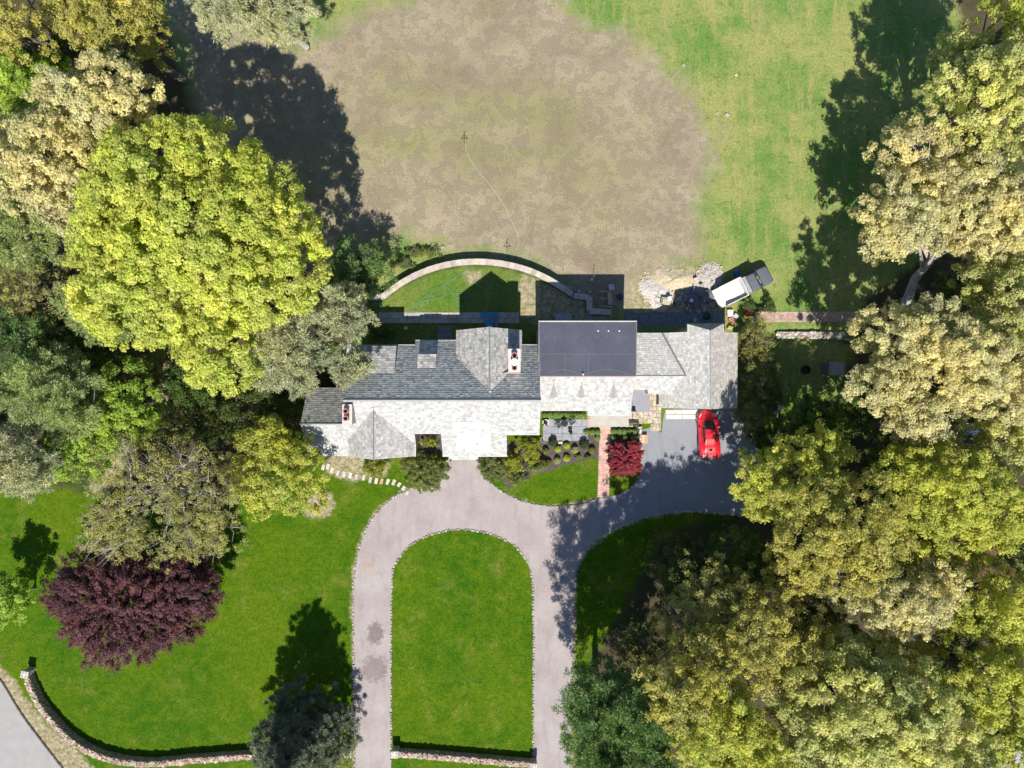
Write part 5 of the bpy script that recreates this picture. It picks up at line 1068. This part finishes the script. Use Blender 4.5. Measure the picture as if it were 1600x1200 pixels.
def sprinkler(px, py, label):
    p = P(px, py); root = empty('sprinkler', (p.x, p.y, 0), label, 'sprinkler', 'tripod sprinklers')
    for i in range(3):
        a = i * 2.1 + .5; MB().bar((p.x + .38 * math.cos(a), p.y + .38 * math.sin(a), 0), (p.x, p.y, .8), .04).build('leg', BLACKMETAL, root)
    MB().cyl((p.x, p.y, .75), (p.x, p.y, 1.0), .035).build('head', STEEL, root); MB().bar((p.x, p.y, 1.0), (p.x + .14, p.y + .06, 1.08), .035).build('nozzle', BLACKMETAL, root)
sprinkler(725.5, 220, 'tripod sprinkler at the end of the pale hose in the bare field'); sprinkler(792, 388, 'tripod sprinkler at the foot of the curved wall')
p = P(925, 437); root = empty('marker_stake', (p.x, p.y, 0), 'thin stake with white top in the shadow behind the house', 'stake'); MB().bar((p.x, p.y, 0), (p.x + .25, p.y + .55, 1.3), .035).build('rod', STEEL, root); MB().lathe((p.x, p.y, 0), [(.12, 0), (.12, .06), (.05, .1)], 10).build('foot', WHITE, root)
# patio furniture
def chair(px, py, rz, label):
    p = P(px, py, .4); root = empty('patio_chair', (p.x, p.y, .06), label, 'chair', 'patio furniture', rz=rz); ORG[root.name] = Vector((0, 0, 0))
    for i in range(5): MB().box((-.2 + i * .1, 0, .42), (.07, .44, .025)).build('seat_slat', BLACKMETAL, root)
    for s in (-1, 1):
        MB().tube([(s * .24, .24, 0), (s * .24, .22, .44), (s * .24, -.22, .44), (s * .25, -.34, .92)], .018, 5).build('side_frame', BLACKMETAL, root); MB().bar((s * .24, -.22, .44), (s * .24, -.28, 0), .03).build('leg', BLACKMETAL, root); MB().bar((s * .27, .2, .64), (s * .27, -.26, .66), .05, .03).build('armrest', BLACKMETAL, root)
    for k in range(4): MB().box((-.18 + k * .12, -.29, .7), (.05, .03, .42)).build('back_slat', BLACKMETAL, root)
    MB().bar((-.25, -.34, .92), (.25, -.34, .92), .04).build('top_rail', BLACKMETAL, root)
chair(872.5, 662, R(-40), 'black metal chair left of the round patio table'); chair(892, 658.5, R(125), 'black metal chair right of the round patio table')
p = P(882, 661, .75); root = empty('patio_table', (p.x, p.y, .06), 'round black metal table on the blue stone patio', 'table', 'patio furniture')
MB().lathe((p.x, p.y, .74), [(.34, 0), (.34, .03), (.31, .035)], 24).build('top', BLACKMETAL, root); MB().lathe((p.x, p.y, .06), [(.24, 0), (.22, .04), (.04, .08), (.035, .68)], 12).build('pedestal', BLACKMETAL, root)
def pot(px, py, r_, h, m, label, plant=None, soil=True):
    p = P(px, py, h); root = empty('planter_pot', (p.x, p.y, .04), label, 'plant pot')
    MB().lathe((p.x, p.y, .05), [(r_ * .7, 0), (r_ * .98, h - .08), (r_ * 1.08, h - .08), (r_ * 1.08, h), (r_ * .86, h), (r_ * .84, h - .06)], 20).build('pot', m, root); MB().lathe((p.x, p.y, h - .02), [(r_ * .85, 0), (r_ * .84, .02)], 16).build('soil', MULCH, root)
    if plant:
        r = np.random.default_rng(int(px)); C = np.array([[p.x, p.y, h + .1]]) + r.normal(size=(14, 3)) * r_ * .4; leaves('plant', C, unit(r.normal(size=(14, 3))), dict(leaf=(.12, .08), cr=.1, lpc=12, cols=plant, mat=LEAF), r, tuple(ORG[root.name]), root)
pot(852.5, 660, .27, .5, WHITE, 'white rimmed round pot with brown plant against the house', ((.13, .05, .03), (.10, .05, .03), (.16, .07, .04)))
pot(891.5, 674.5, .18, .4, TERRA, 'small terracotta pot on the patio', ((.03, .045, .02), (.05, .06, .02), (.06, .05, .03)))
p = P(875.5, 691.5); tag(MB().box((p.x, p.y, .1), (.42, .22, .2)).build('stone_block', mat('sandstone', (.5, .44, .36), .85), org=(p.x, p.y, 0), bevel=.015), 'sandy stone block at the patio edge between ball shrubs', 'stone')
p = P(849.5, 687); tag(MB().lathe((p.x, p.y, .02), [(.30, 0), (.30, .05), (.22, .05), (.22, 0)], 20).build('stone_ring', mat('ring_stone', (.25, .24, .22)), org=(p.x, p.y, 0)), 'flat grey stone ring at the patio corner by the house', 'ring')
p = P(1007, 686, .4); root = empty('planter_box', (p.x, p.y, 0), 'orange wooden crate at the edge of the drive', 'crate')
OW = mat('orange_wood', (.56, .30, .16), .6, 3, .2, .2); MB().box((p.x, p.y, .2), (.60, .78, .4)).build('case', OW, root)
for i in range(4): MB().box((p.x - .22 + i * .148, p.y, .415), (.13, .80, .03)).build('slat', OW if i > 1 else mat('faded_orange', (.58, .42, .30), .6), root)
lw = rubble_wall('low_wall', 'short broken white stone edging beside the crimson maple', [P(x, y) for x, y in ((1000, 666), (1001, 685), (1001, 703))], .26, .22, base=(.58, .56, .52))
p = P(990, 662); br_ = empty('pole_shadow_slats', (p.x, p.y, .06), 'dark slats standing for a pole shadow on the concrete walk by the flagstones', 'bench')  # dark slats and legs put where the walk only has a pole's shadow
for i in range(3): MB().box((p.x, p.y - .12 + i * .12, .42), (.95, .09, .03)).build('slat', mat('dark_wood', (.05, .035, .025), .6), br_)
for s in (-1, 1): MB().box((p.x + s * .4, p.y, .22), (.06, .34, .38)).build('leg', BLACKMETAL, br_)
# right hand garden
p = P(1308, 576, 2.1); sh = empty('garden_shed', (p.x, p.y, 0), 'small grey roofed shed in the shade before the cream oak', 'shed')
MB().box((p.x, p.y, .95), (1.25, 1.05, 1.9)).build('wall', mat('shed_wood', (.14, .12, .11), .8), sh); MB().box((p.x, p.y - .54, .85), (.6, .04, 1.6)).build('door', mat('shed_door', (.10, .09, .08), .8), sh)
for i in range(6): MB().hexa([(p.x - .70 + i * .235, p.y - .62, 1.96), (p.x - .47 + i * .235, p.y - .62, 1.96), (p.x - .47 + i * .235, p.y + .62, 2.12), (p.x - .70 + i * .235, p.y + .62, 2.12), (p.x - .70 + i * .235, p.y - .62, 1.99), (p.x - .475 + i * .235, p.y - .62, 1.99), (p.x - .475 + i * .235, p.y + .62, 2.15), (p.x - .70 + i * .235, p.y + .62, 2.15)]).build('roof_board', mat('roof_board', (.30, .29, .30), .8), sh)
p = P(1258, 578); tag(MB().lathe((p.x, p.y, 0), [(.42, 0), (.42, .3), (.36, .3), (.34, .08)], 20).build('fire_pit', BLACKMETAL, org=(p.x, p.y, 0)), 'black round fire pit on the shaded lawn', 'fire pit')
PB = mat('pale_blue_steel', (.34, .47, .55), .4, 4, .05, .05)
a, b = P(1217, 618, 2.3), P(1214.5, 652, 2.3); root = empty('swing_frame', (a.x, (a.y + b.y) / 2, 0), 'pale blue steel swing frame behind the garage hedge', 'swing frame')
MB().cyl(a, b, .05).build('top_bar', PB, root); c0 = P(1206, 616.5, 2.2)
MB().cyl(a, c0, .04).build('cross_bar', PB, root); MB().cyl(P(1211, 616, 2.2), P(1216, 626, 2.28), .035).build('brace', PB, root)
for q in (a, b):
    for s in (-1, 1): MB().cyl(q, (q.x + s * .9 - .2, q.y, 0), .04).build('leg', PB, root)
q = P(1219, 636, 1.2); MB().lathe((q.x, q.y, .9), [(.08, 0), (.26, .1), (.28, .35), (.24, .35), (.22, .15)], 14).build('bucket_seat', WHITE, root)
for s in (-1, 1): MB().bar((q.x, q.y + s * .2, 1.2), (a.x + (b.x - a.x) * .5, q.y + s * .2, 2.28), .015).build('rope', STEEL, root)
p = P(1172.5, 691); tag(MB().box((p.x, p.y, .03), (.22, .72, .05), R(-32)).build('board', WHITE, org=(p.x, p.y, 0)), 'white board lying on the shaded drive right of the car', 'board')
p = P(1168, 492, .6); root = empty('wheelbarrow', (p.x, p.y, 0), 'upended red wheelbarrow at the rear garage corner', 'wheelbarrow'); RB = mat('barrow_red', (.50, .015, .03), .4, 4, .1, .05)
MB().add([(p.x - .12, p.y - .3, .35), (p.x + .14, p.y - .22, .35), (p.x + .12, p.y + .22, .55), (p.x - .16, p.y + .18, .55), (p.x - .26, p.y - .42, .6), (p.x + .3, p.y - .34, .6), (p.x + .28, p.y + .36, .85), (p.x - .3, p.y + .34, .85)], [(0, 3, 2, 1), (0, 1, 5, 4), (1, 2, 6, 5), (2, 3, 7, 6), (3, 0, 4, 7), (4, 5, 6, 7)]).build('tray', RB, root, .03)
for s in (-1, 1): MB().bar((p.x + s * .12 + .04, p.y - .3, .5), (p.x + s * .16 + .1, p.y - 1.35, .25), .05).build('handle', mat('dark_wood', (.05, .035, .025)), root)
MB().cyl((p.x - .05, p.y + .45, .3), (p.x + .05, p.y + .45, .3), .2, n=14).build('wheel', RUBBER, root); MB().bar((p.x, p.y, .4), (p.x, p.y + .45, .3), .05).build('fork', BLACKMETAL, root); MB().bar((p.x, p.y - .2, .4), (p.x, p.y - .25, 0), .05).build('leg', BLACKMETAL, root)
for i, (x, y, w, c, lb) in enumerate(((1141, 489, .6, (.55, .57, .55), 'pale grey sack at the rear garage corner'), (1143, 500, .5, (.55, .20, .17), 'pinkish red sack below the pale grey sack'), (1150, 494, .45, (.45, .45, .47), 'small grey sack beside the pinkish sack'), (1141, 512, .4, (.38, .38, .12), 'olive yellow sack next to the garage wall'))):
    p = P(x, y, .2); m = MB(); stone_at(m, (p.x, p.y, .17), (w, w * 1.25, .36), .4 * i, c, .15); tag(m.build('sack', STONE, org=(p.x, p.y, 0), bevel=.05), lb, 'sack', 'sacks at the garage corner')
p = P(1188, 482, .5); root = empty('wood_rack', (p.x, p.y, 0), 'dark brown bench rack by the brick walk', 'rack'); DW = mat('dark_wood', (.05, .035, .025))
for i in range(3): MB().box((p.x, p.y + .08 - i * .13, .5), (1.15, .11, .04)).build('slat', DW, root)
for s in (-1, 1): MB().box((p.x + s * .5, p.y - .05, .24), (.07, .36, .48)).build('leg', DW, root)
# left hand garden
p = P(172, 688, .5); bn = empty('garden_bench', (p.x, p.y, 0), 'white bench among the lime trees at the woodland path', 'bench', rz=R(-32)); ORG[bn.name] = Vector((0, 0, 0))
for i in range(4): MB().box((-.18 + i * .12, 0, .45), (.10, 1.3, .03)).build('seat_slat', WHITE, bn)
for i in range(3): MB().box((-.27 - i * .02, 0, .56 + i * .13), (.03, 1.3, .10)).build('back_slat', WHITE, bn)
for s in (-1, 1): MB().box((-.02, s * .58, .22), (.42, .06, .44)).build('leg', WHITE, bn)
p = P(80.5, 746, .3); tag(MB().box((p.x, p.y, .16), (.74, .46, .32), R(2)).build('stone_slab', mat('pale_slab', (.5, .52, .52), .8), org=(p.x, p.y, 0), bevel=.02), 'pale grey stone slab seat at the lawn edge below the lime trees', 'slab')
p = P(155, 87, .6); tag(MB().bar(P(148, 85, .5), P(164, 89, .7), .12, .08).build('fallen_pole', WHITE, org=tuple(p)), 'thin white pole lying in the dark corner of the left woods', 'pole')
p = P(503, 780, .6); sap = empty('sapling', (p.x, p.y, 0), 'tiny young sapling in the bare soil patch by the front lawn', 'sapling'); MB().cyl((p.x, p.y, 0), (p.x, p.y, .9), .03).build('stem', BARK, sap)
r = np.random.default_rng(3); C = np.array([[p.x, p.y, .9]]) + r.normal(size=(10, 3)) * .16; leaves('crown', C, unit(r.normal(size=(10, 3))), ST['bushdark'], r, tuple(ORG[sap.name]), sap, .5)
# things seen through the right woods
p = P(1520, 667, .6); m = MB(); vs = []; n = 12
for i in range(n):
    for j in range(n):
        u, v = i / (n - 1) - .5, j / (n - 1) - .5; vs.append((p.x + u * 2.4, p.y + v * 1.3, max(.02, 1.0 - 3.2 * max(u * u, v * v) + .12 * math.sin(7 * u + 3 * v) + .08 * math.sin(11 * v))))
tag(m.add(vs, [(i * n + j, (i + 1) * n + j, (i + 1) * n + j + 1, i * n + j + 1) for i in range(n - 1) for j in range(n - 1)]).build('tarp', mat('tarp_blue', (.01, .14, .55), .45, 2, .15, .1), org=(p.x, p.y, 0)), 'bright blue tarp glimpsed between the right trees', 'tarp')
p = P(1548, 882, 1.0); dk = empty('wooden_deck', (p.x, p.y, 0), 'brown plank deck glimpsed between trees at the right edge', 'deck', rz=R(-62)); ORG[dk.name] = Vector((0, 0, 0)); BRN = mat('brown_plank', (.13, .065, .028), .7, 3, .3, .3)
for i in range(14): MB().box((0, -2.0 + i * .29, .92), (4.2, .26, .06)).build('plank', BRN, dk)
for a in (-1.8, 1.8):
    for b in (-1.7, 1.7): MB().box((a, b, .44), (.15, .15, .88)).build('leg', BRN, dk)
p = P(1578, 1192, 2.5); gb = empty('outbuilding', (p.x + 1, p.y - 1, 0), 'corner of a white roofed outbuilding at the lower right edge', 'shed', rz=R(-30)); ORG[gb.name] = Vector((0, 0, 0))
MB().box((0, 0, 1.1), (3.2, 3.2, 2.2)).build('wall', mat('shed_wall', (.4, .4, .4)), gb); MB().hexa([(-1.8, -1.8, 2.2), (1.8, -1.8, 2.2), (1.8, 1.8, 2.2), (-1.8, 1.8, 2.2), (-1.8, -.05, 3.0), (1.8, -.05, 3.0), (1.8, .05, 3.0), (-1.8, .05, 3.0)]).build('roof', mat('roof_pale', (.6, .6, .6), .6), gb); MB().box((0, -1.62, 1.0), (.9, .06, 2.0)).build('door', DW, gb)
